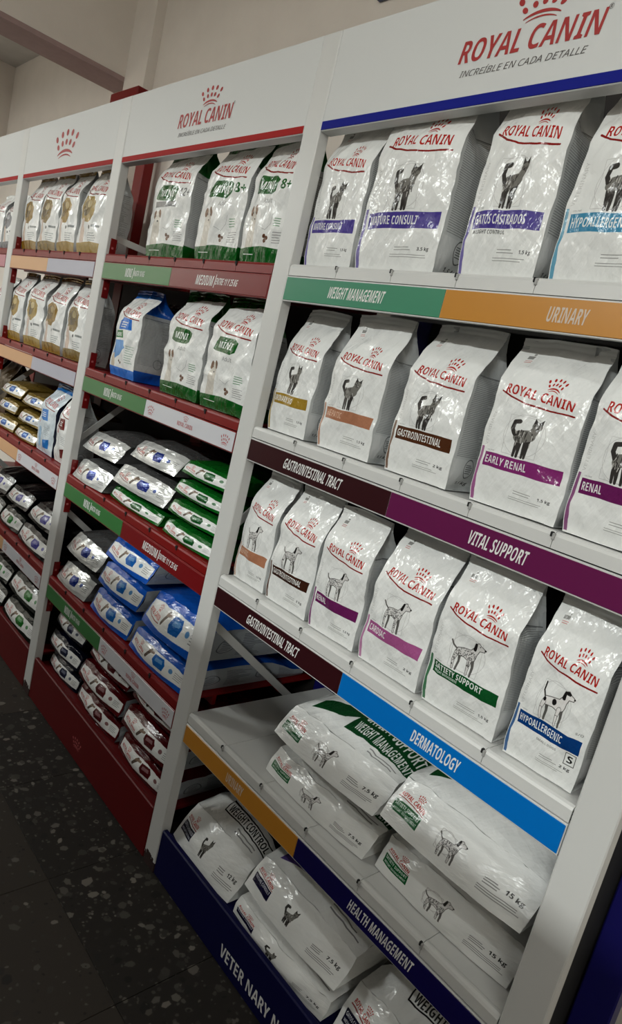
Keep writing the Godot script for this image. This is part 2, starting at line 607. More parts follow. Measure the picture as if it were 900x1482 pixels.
# printed end of the smaller lying bags
func end_small(body: Color, badge: Color, strip := true) -> ImageTexture:
	canvas(28, body, 320)
	if strip:
		poly([Vector2(2, 7), Vector2(60, 5), Vector2(98, 7), Vector2(98, 22), Vector2(40, 24), Vector2(2, 22)], PAPER)
	brand_mark(7, 16, 26)
	stroke(Vector2(38, 18), Vector2(44, 9), 1.6, 2.0, Color(0.35, 0.30, 0.26))
	stroke(Vector2(42, 10), Vector2(49, 9), 1.4, 1.2, Color(0.5, 0.42, 0.36))
	poly([Vector2(52, 8), Vector2(66, 7), Vector2(70, 12), Vector2(69, 19), Vector2(55, 20), Vector2(51, 15)], badge)
	poly([Vector2(55, 10), Vector2(65, 9.4), Vector2(66.4, 13), Vector2(55, 14)], badge.lightened(0.35))
	blob(Vector2(79, 13), 2.6, 2.6, badge.lerp(PAPER, 0.35))
	small_print(84, 11, 11, 4, 2.2, Color(0.55, 0.55, 0.55), 0.7)
	return finish()

func top_clinic(kind: String) -> ImageTexture:
	canvas(120, PAPER, 420)
	if kind == "green":
		var g := Color(0.05, 0.24, 0.11)
		poly([Vector2(10, 112), Vector2(38, 106), Vector2(50, 95), Vector2(36, 93), Vector2(12, 99)], g)
		poly([Vector2(44, 112), Vector2(100, 109), Vector2(100, 81), Vector2(48, 83)], g)
		words("SATIETY SUPPORT", 51, 97, 47, 11, PAPER)
		words("WEIGHT MANAGEMENT", 49, 108.5, 49, 8, PAPER)
		small_print(70, 113, 26, 2, 2.4, Color(0.5, 0.5, 0.5), 0.7)
	elif kind == "green_far":
		var g2 := Color(0.05, 0.24, 0.11)
		poly([Vector2(10, 110), Vector2(30, 104), Vector2(34, 92), Vector2(12, 97)], g2)
		poly([Vector2(44, 70), Vector2(100, 68), Vector2(100, 40), Vector2(48, 42)], g2)
		words("SATIETY SUPPORT", 51, 56, 47, 11, PAPER)
		words("WEIGHT MANAGEMENT", 49, 67, 49, 8, PAPER)
	elif kind == "black":
		var k := Color(0.045, 0.045, 0.06)
		poly([Vector2(0, 99), Vector2(50, 94), Vector2(100, 97), Vector2(100, 60), Vector2(0, 60)], k)
		words("GATOS CASTRADOS", 18, 91, 78, 15, Color(0.35, 0.38, 0.38))
		path([Vector2(34, 110), Vector2(34, 101), Vector2(98, 101), Vector2(98, 110), Vector2(34, 110)], 0.5, k)
		words("WEIGHT CONTROL", 37, 108.6, 58, 6.0, Color(0.13, 0.13, 0.14))
		small_print(60, 113, 30, 2, 2.4, Color(0.5, 0.5, 0.5), 0.7)
	elif kind == "lilac":
		poly([Vector2(10, 114), Vector2(36, 108), Vector2(40, 97), Vector2(12, 103)], Color(0.33, 0.26, 0.52))
		small_print(66, 104, 28, 4, 3, Color(0.5, 0.5, 0.5), 0.8)
	return finish()

func pack_side() -> ImageTexture:
	canvas(40, Color(0.62, 0.64, 0.66), 320)
	var t := Color(0.30, 0.32, 0.34)
	for q in 2:
		var pts := []
		for k in 21:
			pts.append(Vector2(18 + q * 44, 20) + Vector2(cos(TAU * k / 20.0) * 7, sin(TAU * k / 20.0) * 9))
		path(pts, 0.4, t)
		small_print(14 + q * 44, 14, 9, 6, 2.2, t, 0.5)
	for k in 14:
		rect(30, 6 + k * 2.1, rng.randf_range(10, 20), 0.5, t)
		rect(76, 6 + k * 2.1, rng.randf_range(12, 20), 0.5, t)
	return finish()

# ==================================================================== materials
func paint(c: Color, rough := 0.45, spec := 0.5, metal := 0.0) -> StandardMaterial3D:
	var m := StandardMaterial3D.new()
	m.albedo_color = c
	m.roughness = rough
	m.metallic_specular = spec
	m.metallic = metal
	return m

func film(tex: Texture2D, rough := 0.18, metal := 0.0, relief := 0.8) -> StandardMaterial3D:
	var m := StandardMaterial3D.new()
	if tex:
		m.albedo_texture = tex
	m.roughness = rough
	m.metallic = metal
	m.normal_enabled = true
	m.normal_texture = crumple
	m.normal_scale = relief
	m.texture_repeat = true
	return m

func film_plain(c: Color, rough := 0.26, metal := 0.0, relief := 0.6) -> StandardMaterial3D:
	var m := film(null, rough, metal, relief)
	m.albedo_color = c
	return m

func grained(c: Color, d: Color, freq: float, tile: float, rough := 0.8) -> StandardMaterial3D:
	var n := FastNoiseLite.new()
	n.noise_type = FastNoiseLite.TYPE_SIMPLEX_SMOOTH
	n.frequency = freq
	n.fractal_octaves = 5
	n.seed = 5
	var t := NoiseTexture2D.new()
	t.width = 512
	t.height = 512
	t.seamless = true
	t.noise = n
	var r := Gradient.new()
	r.set_color(0, c)
	r.set_color(1, d)
	t.color_ramp = r
	var m := StandardMaterial3D.new()
	m.albedo_texture = t
	m.roughness = rough
	m.uv1_triplanar = true
	m.uv1_world_triplanar = true
	m.uv1_scale = Vector3.ONE / tile
	return m

func terrazzo(dense: bool) -> StandardMaterial3D:
	canvas(100, Color(0.215, 0.195, 0.175) if not dense else Color(0.160, 0.147, 0.134), 700)
	var r := RandomNumberGenerator.new()
	r.seed = 3 if not dense else 8
	for k in (1500 if not dense else 4200):
		var c := Vector2(r.randf() * 100, r.randf() * 100)
		var big := r.randf()
		var rad := 0.16 + 0.35 * r.randf() + (1.1 * r.randf() if big > (0.86 if not dense else 0.7) else 0.0)
		var tone := r.randf_range(0.12, 0.33)
		if big > 0.94:
			tone = r.randf_range(0.32, 0.44)
		var pts := []
		var turn := r.randf() * TAU
		var n := 5 + r.randi() % 3
		var flat := r.randf_range(0.55, 1.0)
		for j in n:
			var a := TAU * j / n
			pts.append(c + Vector2(cos(a), sin(a) * flat).rotated(turn) * rad * r.randf_range(0.75, 1.15))
		poly(pts, Color(tone * 1.03, tone * 0.98, tone * 0.91))
	var m := StandardMaterial3D.new()
	m.albedo_texture = finish()
	m.roughness = 0.6
	m.metallic_specular = 0.3
	m.uv1_triplanar = true
	m.uv1_world_triplanar = true
	m.uv1_scale = Vector3.ONE / 1.1
	return m

# long soft folds and a few sharp creases, as in stiff plastic film
func crumple_map() -> Texture2D:
	var n := FastNoiseLite.new()
	n.noise_type = FastNoiseLite.TYPE_SIMPLEX_SMOOTH
	n.frequency = 1.0
	n.seed = 21
	var size := 384
	var im := Image.create(size, size, false, Image.FORMAT_RGBA8)
	var turns := [0.35, -0.6, 1.25, 2.2]
	for y in size:
		for x in size:
			var p := Vector2(x, y) / size
			var h := 0.0
			for k in 4:
				var q := p.rotated(turns[k])
				var v := n.get_noise_2d(q.x * (2.4 + 1.1 * k) + 17.0 * k, q.y * (0.7 + 0.4 * k))
				h += (1.0 - absf(v) * 1.6) * (0.34 - 0.06 * k)
			var g := clampf(h, 0.0, 1.0)
			im.set_pixel(x, y, Color(g, g, g))
	im.bump_map_to_normal_map(7.0)
	return ImageTexture.create_from_image(im)

func make_materials() -> void:
	warp.noise_type = FastNoiseLite.TYPE_SIMPLEX_SMOOTH
	warp.frequency = 9.0
	warp.fractal_type = FastNoiseLite.FRACTAL_RIDGED
	warp.fractal_octaves = 2
	crumple = crumple_map()
	M.white = paint(Color(0.80, 0.80, 0.79), 0.38)
	M.header = paint(Color(0.80, 0.805, 0.80), 0.5)
	M.red = paint(Color(0.46, 0.05, 0.05), 0.36, 0.4)
	M.shaded_red = paint(Color(0.35, 0.03, 0.04), 0.5, 0.35)  # shelf red darkened; the dimmer light at the base is in this colour
	M.red_line = paint(Color(0.62, 0.12, 0.12), 0.6, 0.25)
	M.blue_line = paint(Color(0.05, 0.09, 0.50), 0.55, 0.25)
	M.blue = paint(Color(0.075, 0.065, 0.36), 0.4)
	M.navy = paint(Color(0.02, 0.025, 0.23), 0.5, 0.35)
	M.dark = paint(Color(0.09, 0.07, 0.065), 0.7)
	M.seam = paint(Color(0.05, 0.05, 0.05), 0.8)
	M.steel = paint(Color(0.62, 0.62, 0.61), 0.42)
	M.brand = paint(Color(0.62, 0.10, 0.09), 0.5)
	M.brand_dim = paint(Color(0.70, 0.36, 0.36), 0.5)
	M.ink_grey = paint(Color(0.34, 0.32, 0.31), 0.6)
	M.letter = paint(Color(0.88, 0.88, 0.87), 0.5)
	M.letter_pale = paint(Color(0.80, 0.74, 0.68), 0.5)
	M.chip = paint(Color(0.16, 0.07, 0.05), 0.9)
	M.strip = {
		"green": paint(Color(0.20, 0.44, 0.22), 0.3), "sea": paint(Color(0.24, 0.52, 0.40), 0.3), "ochre": paint(Color(0.74, 0.50, 0.16), 0.3),
		"maroon": paint(Color(0.19, 0.055, 0.075), 0.3), "plum": paint(Color(0.38, 0.09, 0.28), 0.3), "sky": paint(Color(0.0, 0.42, 0.74), 0.3),
		"navy": paint(Color(0.06, 0.03, 0.30), 0.3), "wine": paint(Color(0.44, 0.055, 0.075), 0.3), "tan": paint(Color(0.80, 0.62, 0.45), 0.35),
		"lilac": paint(Color(0.68, 0.68, 0.73), 0.35), "white": paint(Color(0.80, 0.80, 0.82), 0.35), "pink": paint(Color(0.72, 0.48, 0.52), 0.35),
	}
	M.wall = grained(Color(0.85, 0.82, 0.785), Color(0.88, 0.85, 0.815), 0.02, 2.5, 0.85)
	M.beam = grained(Color(0.60, 0.51, 0.50), Color(0.64, 0.54, 0.53), 0.05, 1.5, 0.7)
	M.ceiling = grained(Color(0.72, 0.71, 0.69), Color(0.76, 0.75, 0.73), 0.03, 2.5, 0.9)
	M.floor = terrazzo(false)
	M.floor_worn = terrazzo(true)
	M.joint = paint(Color(0.19, 0.175, 0.16), 0.9)
	M.poster = paint(Color(0.16, 0.22, 0.36), 0.4)

# ==================================================================== lamps
func tube_light(at: Vector3, length: float, energy: float, label: String) -> void:
	var t := thing("ceiling_lamp", label, "lamp", at + Vector3(0, 0.06, 0), "ceiling tube lamps")
	put(t, "housing", bbox(Vector3(length + 0.08, 0.06, 0.16), 0.006), paint(Color(0.85, 0.85, 0.84), 0.5), at + Vector3(0, 0.03, 0))
	var cyl := CylinderMesh.new()
	cyl.top_radius = 0.016
	cyl.bottom_radius = 0.016
	cyl.height = length
	cyl.radial_segments = 16
	var em := StandardMaterial3D.new()
	em.albedo_color = Color(0.95, 0.95, 0.93)
	em.emission_enabled = true
	em.emission = Color(0.975, 0.99, 0.975)
	em.emission_energy_multiplier = 2.5
	for s in [-1.0, 1.0]:
		var o := put(t, "tube", cyl, em, at + Vector3(0, -0.02, 0.04 * s))
		o.rotation.z = PI / 2
		for e in [-1.0, 1.0]:
			put(t, "socket", bbox(Vector3(0.02, 0.045, 0.035), 0.004), M.white, at + Vector3(e * (length * 0.5 + 0.01), -0.02, 0.04 * s))
	var l := AreaLight3D.new()
	l.name = "tube_glow"
	l.area_size = Vector2(length, 0.12)
	l.light_energy = energy
	l.light_color = Color(0.975, 0.99, 0.975)
	l.area_range = 14.0
	l.area_attenuation = 2.0
	l.shadow_enabled = true
	l.rotation.x = -PI / 2
	t.add_child(l)
	l.position = Vector3(0, -0.105, 0)

# ==================================================================== the room
func room() -> void:
	var x0 := -4.46
	var x1 := 3.2
	var z0 := -0.60
	var z1 := 5.6
	var y1 := 3.34
	var slab := func(called: String, a: Vector3, b: Vector3, m: Material) -> void:
		structure(called, bbox((b - a).abs(), 0.001), m, (a + b) * 0.5)
	# the floor: a bed with square terrazzo slabs laid on it
	var bed := structure("floor", bbox(Vector3(x1 - x0 + 0.4, 0.10, z1 - z0 + 0.4), 0.001), M.joint, Vector3((x0 + x1) * 0.5, FLOOR - 0.063, (z0 + z1) * 0.5))
	var tile := bbox(Vector3(0.3988, 0.012, 0.3988), 0.0006)
	var zz := -0.546
	while zz < z1 - 0.05:
		var xx := x0 + 0.02
		while xx < x1 - 0.05:
			put(bed, "tile", tile, M.floor_worn if absf(zz + 0.146) < 0.01 and xx > -1.1 else M.floor, Vector3(xx + 0.2, FLOOR - 0.0065 + rng.randf_range(-0.0004, 0.0004), zz + 0.2))
			xx += 0.4
		zz += 0.4
	slab.call("wall_back", Vector3(x0 - 0.2, FLOOR - 0.1, z0 - 0.2), Vector3(x1 + 0.2, y1, z0), M.wall)
	slab.call("wall_left", Vector3(x0 - 0.2, FLOOR - 0.1, z0), Vector3(x0, y1, z1 + 0.2), M.wall)
	slab.call("wall_right", Vector3(x1, FLOOR - 0.1, z0), Vector3(x1 + 0.2, y1, z1 + 0.2), M.wall)
	slab.call("wall_front", Vector3(x0, FLOOR - 0.1, z1), Vector3(x1, y1, z1 + 0.2), M.wall)
	slab.call("ceiling", Vector3(-2.334, y1, z0 - 0.2), Vector3(x1 + 0.2, y1 + 0.15, z1 + 0.2), M.ceiling)
	slab.call("ceiling_low", Vector3(x0 - 0.2, 3.017, z0), Vector3(-2.555, y1 + 0.15, z1 + 0.2), M.ceiling)
	slab.call("wall_over_passage", Vector3(-2.555, 2.628, z0), Vector3(-2.334, y1 + 0.15, z1), M.wall)
	slab.call("trim_1", Vector3(-2.555, 2.604, z0), Vector3(-2.334, 2.628, z1), M.beam)
	slab.call("trim_2", Vector3(-2.334, FLOOR, z0), Vector3(-2.105, y1, z0 + 0.05), M.wall)
	slab.call("trim_3", Vector3(x0, FLOOR, z0), Vector3(x0 + 0.12, 3.017, z0 + 0.12), M.wall)
	var p := put(self, "wall_panel", bbox(Vector3(0.9, 0.5, 0.02), 0.003), M.poster, Vector3(-0.556 + 0.45, 2.86, z0 + 0.0105))
	p.set_meta("label", "dark blue panel on the wall above the blue-trimmed header")
	p.set_meta("category", "panel")

	# unseen shelf added behind the camera to keep light off the lower shelves
	var g := thing("added_shade_shelf", "unseen dark-backed shelf added behind the viewer to shade the lower shelves", "shelf", Vector3(-0.6, FLOOR, 2.05))
	put(g, "back_panel", bbox(Vector3(5.4, 1.94, 0.03), 0.003), M.dark, Vector3(-0.6, FLOOR + 1.00, 2.05))
	for k in 7:
		put(g, "post", bbox(Vector3(0.06, 1.98, 0.05), 0.003), M.steel, Vector3(-3.27 + 0.89 * k, FLOOR + 0.99, 2.01))
	for y in [0.10, 0.48, 0.86, 1.24, 1.62]:
		put(g, "shelf_board", bbox(Vector3(5.4, 0.03, 0.36), 0.003), M.steel, Vector3(-0.6, FLOOR + y, 1.83))
	put(g, "kick_board", bbox(Vector3(5.4, 0.085, 0.02), 0.003), M.dark, Vector3(-0.6, FLOOR + 0.043, 1.68))

# ==================================================================== the shelving
func lettering(parent: Node3D, s: String, cx: float, cy: float, w: float, h: float, m: Material, z: float, slant := 0.0) -> void:
	print_on(parent, "lettering", [[text_tris(s), Vector2(-w * 0.5, -h * 0.5), Vector2(w, h), slant]], m, Vector3(cx, cy, z))

# name strip: colour, then what is written on it
func strip(unit: Node3D, row: int, xa: float, xb: float, colour: String, writing: Array) -> void:
	var lo: float = STRIPS[row][0] + 0.003
	var hi: float = STRIPS[row][1] - 0.003
	var c := Vector3((xa + xb) * 0.5, (lo + hi) * 0.5, 0.0)
	var o := put(unit, "name_strip", bbox(Vector3(xb - xa - 0.001, hi - lo, 0.003), 0.0006), M.strip[colour], c + Vector3(0, 0, 0.0005))
	var z := 0.0024
	match writing[0]:
		"plain":
			lettering(o, writing[1], c.x, c.y, writing[2], 0.024, M.letter if colour not in ["ochre"] else M.letter_pale, z, 0.03)
		"sizes":
			lettering(o, writing[1], c.x - writing[3] * 0.5, c.y, writing[2], 0.026, M.letter, z, 0.05)
			print_on(o, "lettering", [[PackedVector2Array([Vector2(0, 0), Vector2(0.3, 0), Vector2(1, 1), Vector2(0, 0), Vector2(1, 1), Vector2(0.7, 1)]), Vector2(-0.004, -0.017), Vector2(0.010, 0.034)]], M.letter, Vector3(c.x - writing[3] * 0.5 + writing[2] * 0.5 + 0.010, c.y, z))
			lettering(o, writing[4], c.x + writing[2] * 0.5 + 0.012, c.y, writing[3], 0.017, M.letter, z, 0.05)
		"marks":
			for f in [0.08, 0.92]:
				print_on(o, "emblem", [[crown(), Vector2(0, -0.017), Vector2(0.040, 0.036)]], M.brand_dim, Vector3(lerpf(xa, xb, f), c.y, z))
			print_on(o, "emblem", [[crown(), Vector2(0, 0.002), Vector2(0.026, 0.022)], [text_tris("ROYAL CANIN"), Vector2(-0.04, -0.012), Vector2(0.08, 0.012)]], M.brand_dim, Vector3(c.x, c.y, z))

func upright(unit: Node3D, x: float, w: float) -> void:
	put(unit, "post", bbox(Vector3(w, HEAD_TOP - FLOOR - 0.028, 0.030), 0.0022), M.white, Vector3(x + w * 0.5, (HEAD_TOP + FLOOR + 0.028) * 0.5, -0.0135))
	var foot := bbox(Vector3(w, 0.028, 0.029), 0.002)
	put(unit, "post_foot", foot, M.chip, Vector3(x + w * 0.5, FLOOR + 0.014, -0.0135))
	# paint chipped away in teeth just above the foot
	for k in 5:
		put(unit, "bare_patch", bbox(Vector3(0.006 + 0.004 * (k % 3), 0.010 + 0.012 * ((k * 7) % 4) / 3.0, 0.003), 0.0006), M.chip, Vector3(x + 0.007 + k * (w - 0.012) / 5.0, FLOOR + 0.034, 0.0008))

func side_frame(unit: Node3D, x: float, rear: Material, tall: float) -> void:
	put(unit, "rear_post", bbox(Vector3(0.085, tall - FLOOR, 0.05), 0.003), rear, Vector3(x, (tall + FLOOR) * 0.5, -0.535))
	var bars := [[1.677, 1.645], [0.960, 1.43], [0.705, 0.335]]
	for b in bars:
		var a := Vector3(x - 0.022, b[0], -0.03)
		var e := Vector3(x - 0.022, b[1], -0.508)
		put(unit, "brace", bar(a, e, 0.004, 0.022), M.white, (a + e) * 0.5)

func shelf(unit: Node3D, xa: float, xb: float, y: float, m: Material, planks := 6) -> void:
	var s := group_node(unit, "shelf", Vector3((xa + xb) * 0.5, y, -0.25))
	var w := (xb - xa) / planks
	var key := "plank %.4f" % w
	if not mesh_cache.has(key):
		mesh_cache[key] = extrude_x(PackedVector2Array([Vector2(-DEPTH, 0), Vector2(-0.016, 0), Vector2(-0.013, 0.0015), Vector2(-0.008, 0.0015), Vector2(-0.003, -0.001), Vector2(-0.0006, -0.0055), Vector2(-0.0003, -0.0255), Vector2(-0.003, -0.0255), Vector2(-0.004, -0.006), Vector2(-0.012, -0.0035), Vector2(-DEPTH, -0.0035)]), w - 0.0012)
	for k in planks:
		put(s, "plank", mesh_cache[key], m, Vector3(xa + w * (k + 0.5), y, 0.0))
	for k in range(1, planks):
		put(s, "clip", bbox(Vector3(0.005, 0.011, 0.005), 0.0008), M.seam if m == M.red else M.steel, Vector3(xa + w * k, y - 0.0065, -0.0005))
		put(s, "slot", bbox(Vector3(0.0045, 0.008, 0.006), 0.0008), M.seam, Vector3(xa + w * k - 0.0035, y - 0.0035, -0.0008))
	# stiffening ribs under the deck
	for f in [0.25, 0.75]:
		put(s, "rib", bbox(Vector3(xb - xa, 0.028, 0.012), 0.001), m, Vector3((xa + xb) * 0.5, y - 0.018, -DEPTH * f))

func rail(unit: Node3D, xa: float, xb: float, row: int, m: Material) -> void:
	var lo: float = STRIPS[row][0]
	var hi: float = STRIPS[row][1]
	put(unit, "strip_holder", bbox(Vector3(xb - xa, hi - lo, 0.008), 0.001), m, Vector3((xa + xb) * 0.5, (lo + hi) * 0.5, -0.0035))

func header(unit: Node3D, xa: float, xb: float, line: Material, line_h: float) -> Node3D:
	var h := put(unit, "header_board", bbox(Vector3(xb - xa - 0.0016, HEAD_TOP - HEAD_LOW, 0.030), 0.0012), M.header, Vector3((xa + xb) * 0.5, (HEAD_TOP + HEAD_LOW) * 0.5, -0.0150))
	put(h, "coloured_line", bbox(Vector3(xb - xa - 0.004, line_h, 0.0016), 0.0004), line, Vector3((xa + xb) * 0.5, HEAD_LOW + 0.002 + line_h * 0.5, 0.0006))
	return h

func logo(h: Node3D, cx: float, cy: float, w: float) -> void:
	print_on(h, "emblem", [[crown(), Vector2(0.02, 0.032), Vector2(w * 0.40, 0.062)], [text_tris("ROYAL CANIN"), Vector2(-w * 0.5, -0.012), Vector2(w, 0.038), 0.02]], M.brand, Vector3(cx, cy, 0.0006))
	print_on(h, "lettering", [[text_tris("INCREÍBLE EN CADA DETALLE", false), Vector2(-w * 0.46, -0.036), Vector2(w * 0.9, 0.0140), 0.02]], M.ink_grey, Vector3(cx, cy, 0.0006))
	print_on(h, "lettering", [[text_tris("®", false), Vector2(w * 0.5 + 0.004, 0.022), Vector2(0.008, 0.008)]], M.ink_grey, Vector3(cx, cy, 0.0006))

func base_board(unit: Node3D, xa: float, xb: float, top: float, m: Material) -> Node3D:
	put(unit, "base_deck", bbox(Vector3(xb - xa, 0.012, DEPTH - 0.02), 0.001), m, Vector3((xa + xb) * 0.5, top - 0.026, -0.012 - DEPTH * 0.5))
	return put(unit, "base_board", bbox(Vector3(xb - xa, top - FLOOR - 0.004, 0.016), 0.003), m, Vector3((xa + xb) * 0.5, (top + FLOOR + 0.004) * 0.5, -0.0065))

func back_panel(unit: Node3D, xa: float, xb: float, top: float) -> void:
	put(unit, "back_panel", bbox(Vector3(xb - xa, top - FLOOR - 0.02, 0.006), 0.001), M.dark, Vector3((xa + xb) * 0.5, (top + FLOOR + 0.02) * 0.5, -0.518))

func units() -> void:
	# --- nearest unit, blue trim
	var a := thing("shelving_unit", "white metal shelving unit with blue header line and dark blue base board", "shelf", Vector3(0.54, FLOOR, -0.25), "shelving units of the aisle")
	upright(a, 0.0, 0.0595)
	upright(a, 1.0255, 0.0615)
	side_frame(a, 0.046, M.blue, 2.05)
	put(a, "side_panel", bbox(Vector3(0.006, 1.95, 0.46), 0.001), M.seam, Vector3(1.040, FLOOR + 0.99, -0.275))
	put(a, "end_post", bbox(Vector3(0.066, 2.05, 0.05), 0.003), M.blue, Vector3(1.080, FLOOR + 1.025, -0.315))
	var h := header(a, 0.0595, 1.0255, M.blue_line, 0.018)
	logo(h, 0.550, 1.993, 0.272)
	for r in 4:
		shelf(a, 0.061, 1.024, DECKS[r], M.white)
		rail(a, 0.061, 1.024, r, M.white)
	var mid := 0.527
	var tx := [["sea", "WEIGHT MANAGEMENT", 0.165, "ochre", "URINARY", 0.068], ["maroon", "GASTROINTESTINAL TRACT", 0.190, "plum", "VITAL SUPPORT", 0.115], ["maroon", "GASTROINTESTINAL TRACT", 0.190, "sky", "DERMATOLOGY", 0.107], ["ochre", "URINARY", 0.068, "navy", "HEALTH MANAGEMENT", 0.165]]
	for r in 4:
		strip(a, r, 0.062, mid, tx[r][0], ["plain", tx[r][1], tx[r][2]])
		strip(a, r, mid, 1.023, tx[r][3], ["plain", tx[r][4], tx[r][5]])
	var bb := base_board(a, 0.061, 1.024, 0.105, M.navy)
	lettering(bb, "VETER NARY N", 0.497, 0.012, 0.225, 0.032, M.letter, 0.0018)
	put(a, "hook", bbox(Vector3(0.014, 0.016, 0.012), 0.002), M.white, Vector3(1.094, 0.335, -0.02))
	back_panel(a, 0.06, 1.03, 2.24)
	# --- the red units
	var green_sizes := ["sizes", "MINI", 0.045, 0.070, "HASTA 10 KG"]
	var red_sizes := ["sizes", "MEDIUM", 0.085, 0.100, "ENTRE 11 Y 25 KG"]
	var spec := [
		{"xa": -0.9335, "xb": -0.0005, "post": -1.0, "pw": 0.066, "label": "white and red shelving unit with full logo header beside the blue-trimmed unit",
			"strips": [["green", green_sizes, "wine", red_sizes], ["green", green_sizes, "white", ["marks"]], ["green", green_sizes, "wine", red_sizes], ["green", green_sizes, "white", ["marks"]]], "mid": -0.473},
		{"xa": -1.8785, "xb": -1.0005, "post": -1.9456, "pw": 0.067, "label": "white and red shelving unit with a lone emblem on its header",
			"strips": [["tan", ["none"], "lilac", ["none"]], ["tan", ["none"], "lilac", ["none"]], ["tan", ["none"], "white", ["marks"]], ["tan", ["none"], "white", ["marks"]]], "mid": -1.44},
		{"xa": -2.83, "xb": -1.9461, "post": -2.897, "pw": 0.067, "label": "white and red shelving unit with pink strip at the far left",
			"strips": [["pink", ["none"], "pink", ["none"]], ["pink", ["none"], "lilac", ["none"]], ["tan", ["none"], "white", ["marks"]], ["tan", ["none"], "white", ["marks"]]], "mid": -2.39},
	]
	for k in spec.size():
		var d: Dictionary = spec[k]
		var xa: float = d.xa
		var xb: float = d.xb
		var u := thing("shelving_unit", d.label, "shelf", Vector3((xa + xb) * 0.5, FLOOR, -0.25), "shelving units of the aisle")
		upright(u, d.post, d.pw)
		side_frame(u, d.post + 0.046, M.red, 2.48 if k else 2.0)
		var hh := header(u, xa, xb, M.red_line, 0.016)
		if k == 0:
			logo(hh, -0.462, 1.985, 0.272)
		elif k == 1:
			print_on(hh, "emblem", [[crown(), Vector2(0, -0.055), Vector2(0.225, 0.125)]], M.brand, Vector3(-1.445, 2.010, 0.0006))
		else:
			put(u, "top_bar", bbox(Vector3(0.30, 0.115, 0.075), 0.003), M.red, Vector3(-2.165, 2.460, -0.525))
		for r in 4:
			shelf(u, xa + 0.0015, xb - 0.0015, DECKS[r], M.red)
			rail(u, xa + 0.0015, xb - 0.0015, r, M.red)
			strip(u, r, xa + 0.003, d.mid, d.strips[r][0], d.strips[r][1])
			strip(u, r, d.mid, xb - 0.003, d.strips[r][2], d.strips[r][3])
			# riveted brackets that hang the shelf on the post
			for up in [0.022, -0.112]:
				var br := put(u, "bracket", bbox(Vector3(0.003, 0.062, 0.022), 0.001), M.red, Vector3(xa + 0.0025, DECKS[r] + up, -0.020))
				put(br, "rivet", bbox(Vector3(0.003, 0.007, 0.007), 0.0012), M.brand_dim, Vector3(xa + 0.0045, DECKS[r] + up, -0.018))
		var rb := base_board(u, xa + 0.0015, xb - 0.0015, 0.130, M.shaded_red)
		if k == 0:
			print_on(rb, "emblem", [[crown(), Vector2(0, -0.02), Vector2(0.07, 0.045)]], M.brand_dim, Vector3(-0.495, 0.03, 0.0018))
		back_panel(u, xa, xb, 1.604)

# ==================================================================== bags
# grid of points to a mesh; normals from the grid, turned away from the middle given
func sheet(nu: int, nv: int, f: Callable, middle: Vector3) -> ArrayMesh:
	var p := PackedVector3Array()
	var uv := PackedVector2Array()
	for j in nv + 1:
		for i in nu + 1:
			p.append(f.call(float(i) / nu, float(j) / nv))
			uv.append(Vector2(float(i) / nu, 1.0 - float(j) / nv))
	var n := PackedVector3Array()
	var w := nu + 1
	var votes := 0.0
	for j in nv + 1:
		for i in nu + 1:
			var du := p[j * w + mini(i + 1, nu)] - p[j * w + maxi(i - 1, 0)]
			var dv := p[mini(j + 1, nv) * w + i] - p[maxi(j - 1, 0) * w + i]
			var c := du.cross(dv)
			c = c.normalized() if c.length_squared() > 1e-16 else Vector3.UP
			votes += c.dot(p[j * w + i] - middle)
			n.append(c)
	var flip := votes < 0.0
	if flip:
		for k in n.size():
			n[k] = -n[k]
	var ix := PackedInt32Array()
	for j in nv:
		for i in nu:
			var q := j * w + i
			if flip:
				ix.append_array([q, q + 1, q + w + 1, q, q + w + 1, q + w])
			else:
				ix.append_array([q, q + w + 1, q + 1, q, q + w, q + w + 1])
	var arr := []
	arr.resize(Mesh.ARRAY_MAX)
	arr[Mesh.ARRAY_VERTEX] = p
	arr[Mesh.ARRAY_NORMAL] = n
	arr[Mesh.ARRAY_TEX_UV] = uv
	arr[Mesh.ARRAY_INDEX] = ix
	var m := ArrayMesh.new()
	m.add_surface_from_arrays(Mesh.PRIMITIVE_TRIANGLES, arr)
	return m

func shake(p: Vector3, sd: Vector3, amp: float) -> Vector3:
	var q := p + sd
	return p + Vector3(warp.get_noise_3d(q.x, q.y, q.z) * 0.35, warp.get_noise_3d(q.y + 7.0, q.x, q.z) * 0.25, warp.get_noise_3d(q.z + 3.0, q.y, q.x + 5.0)) * amp

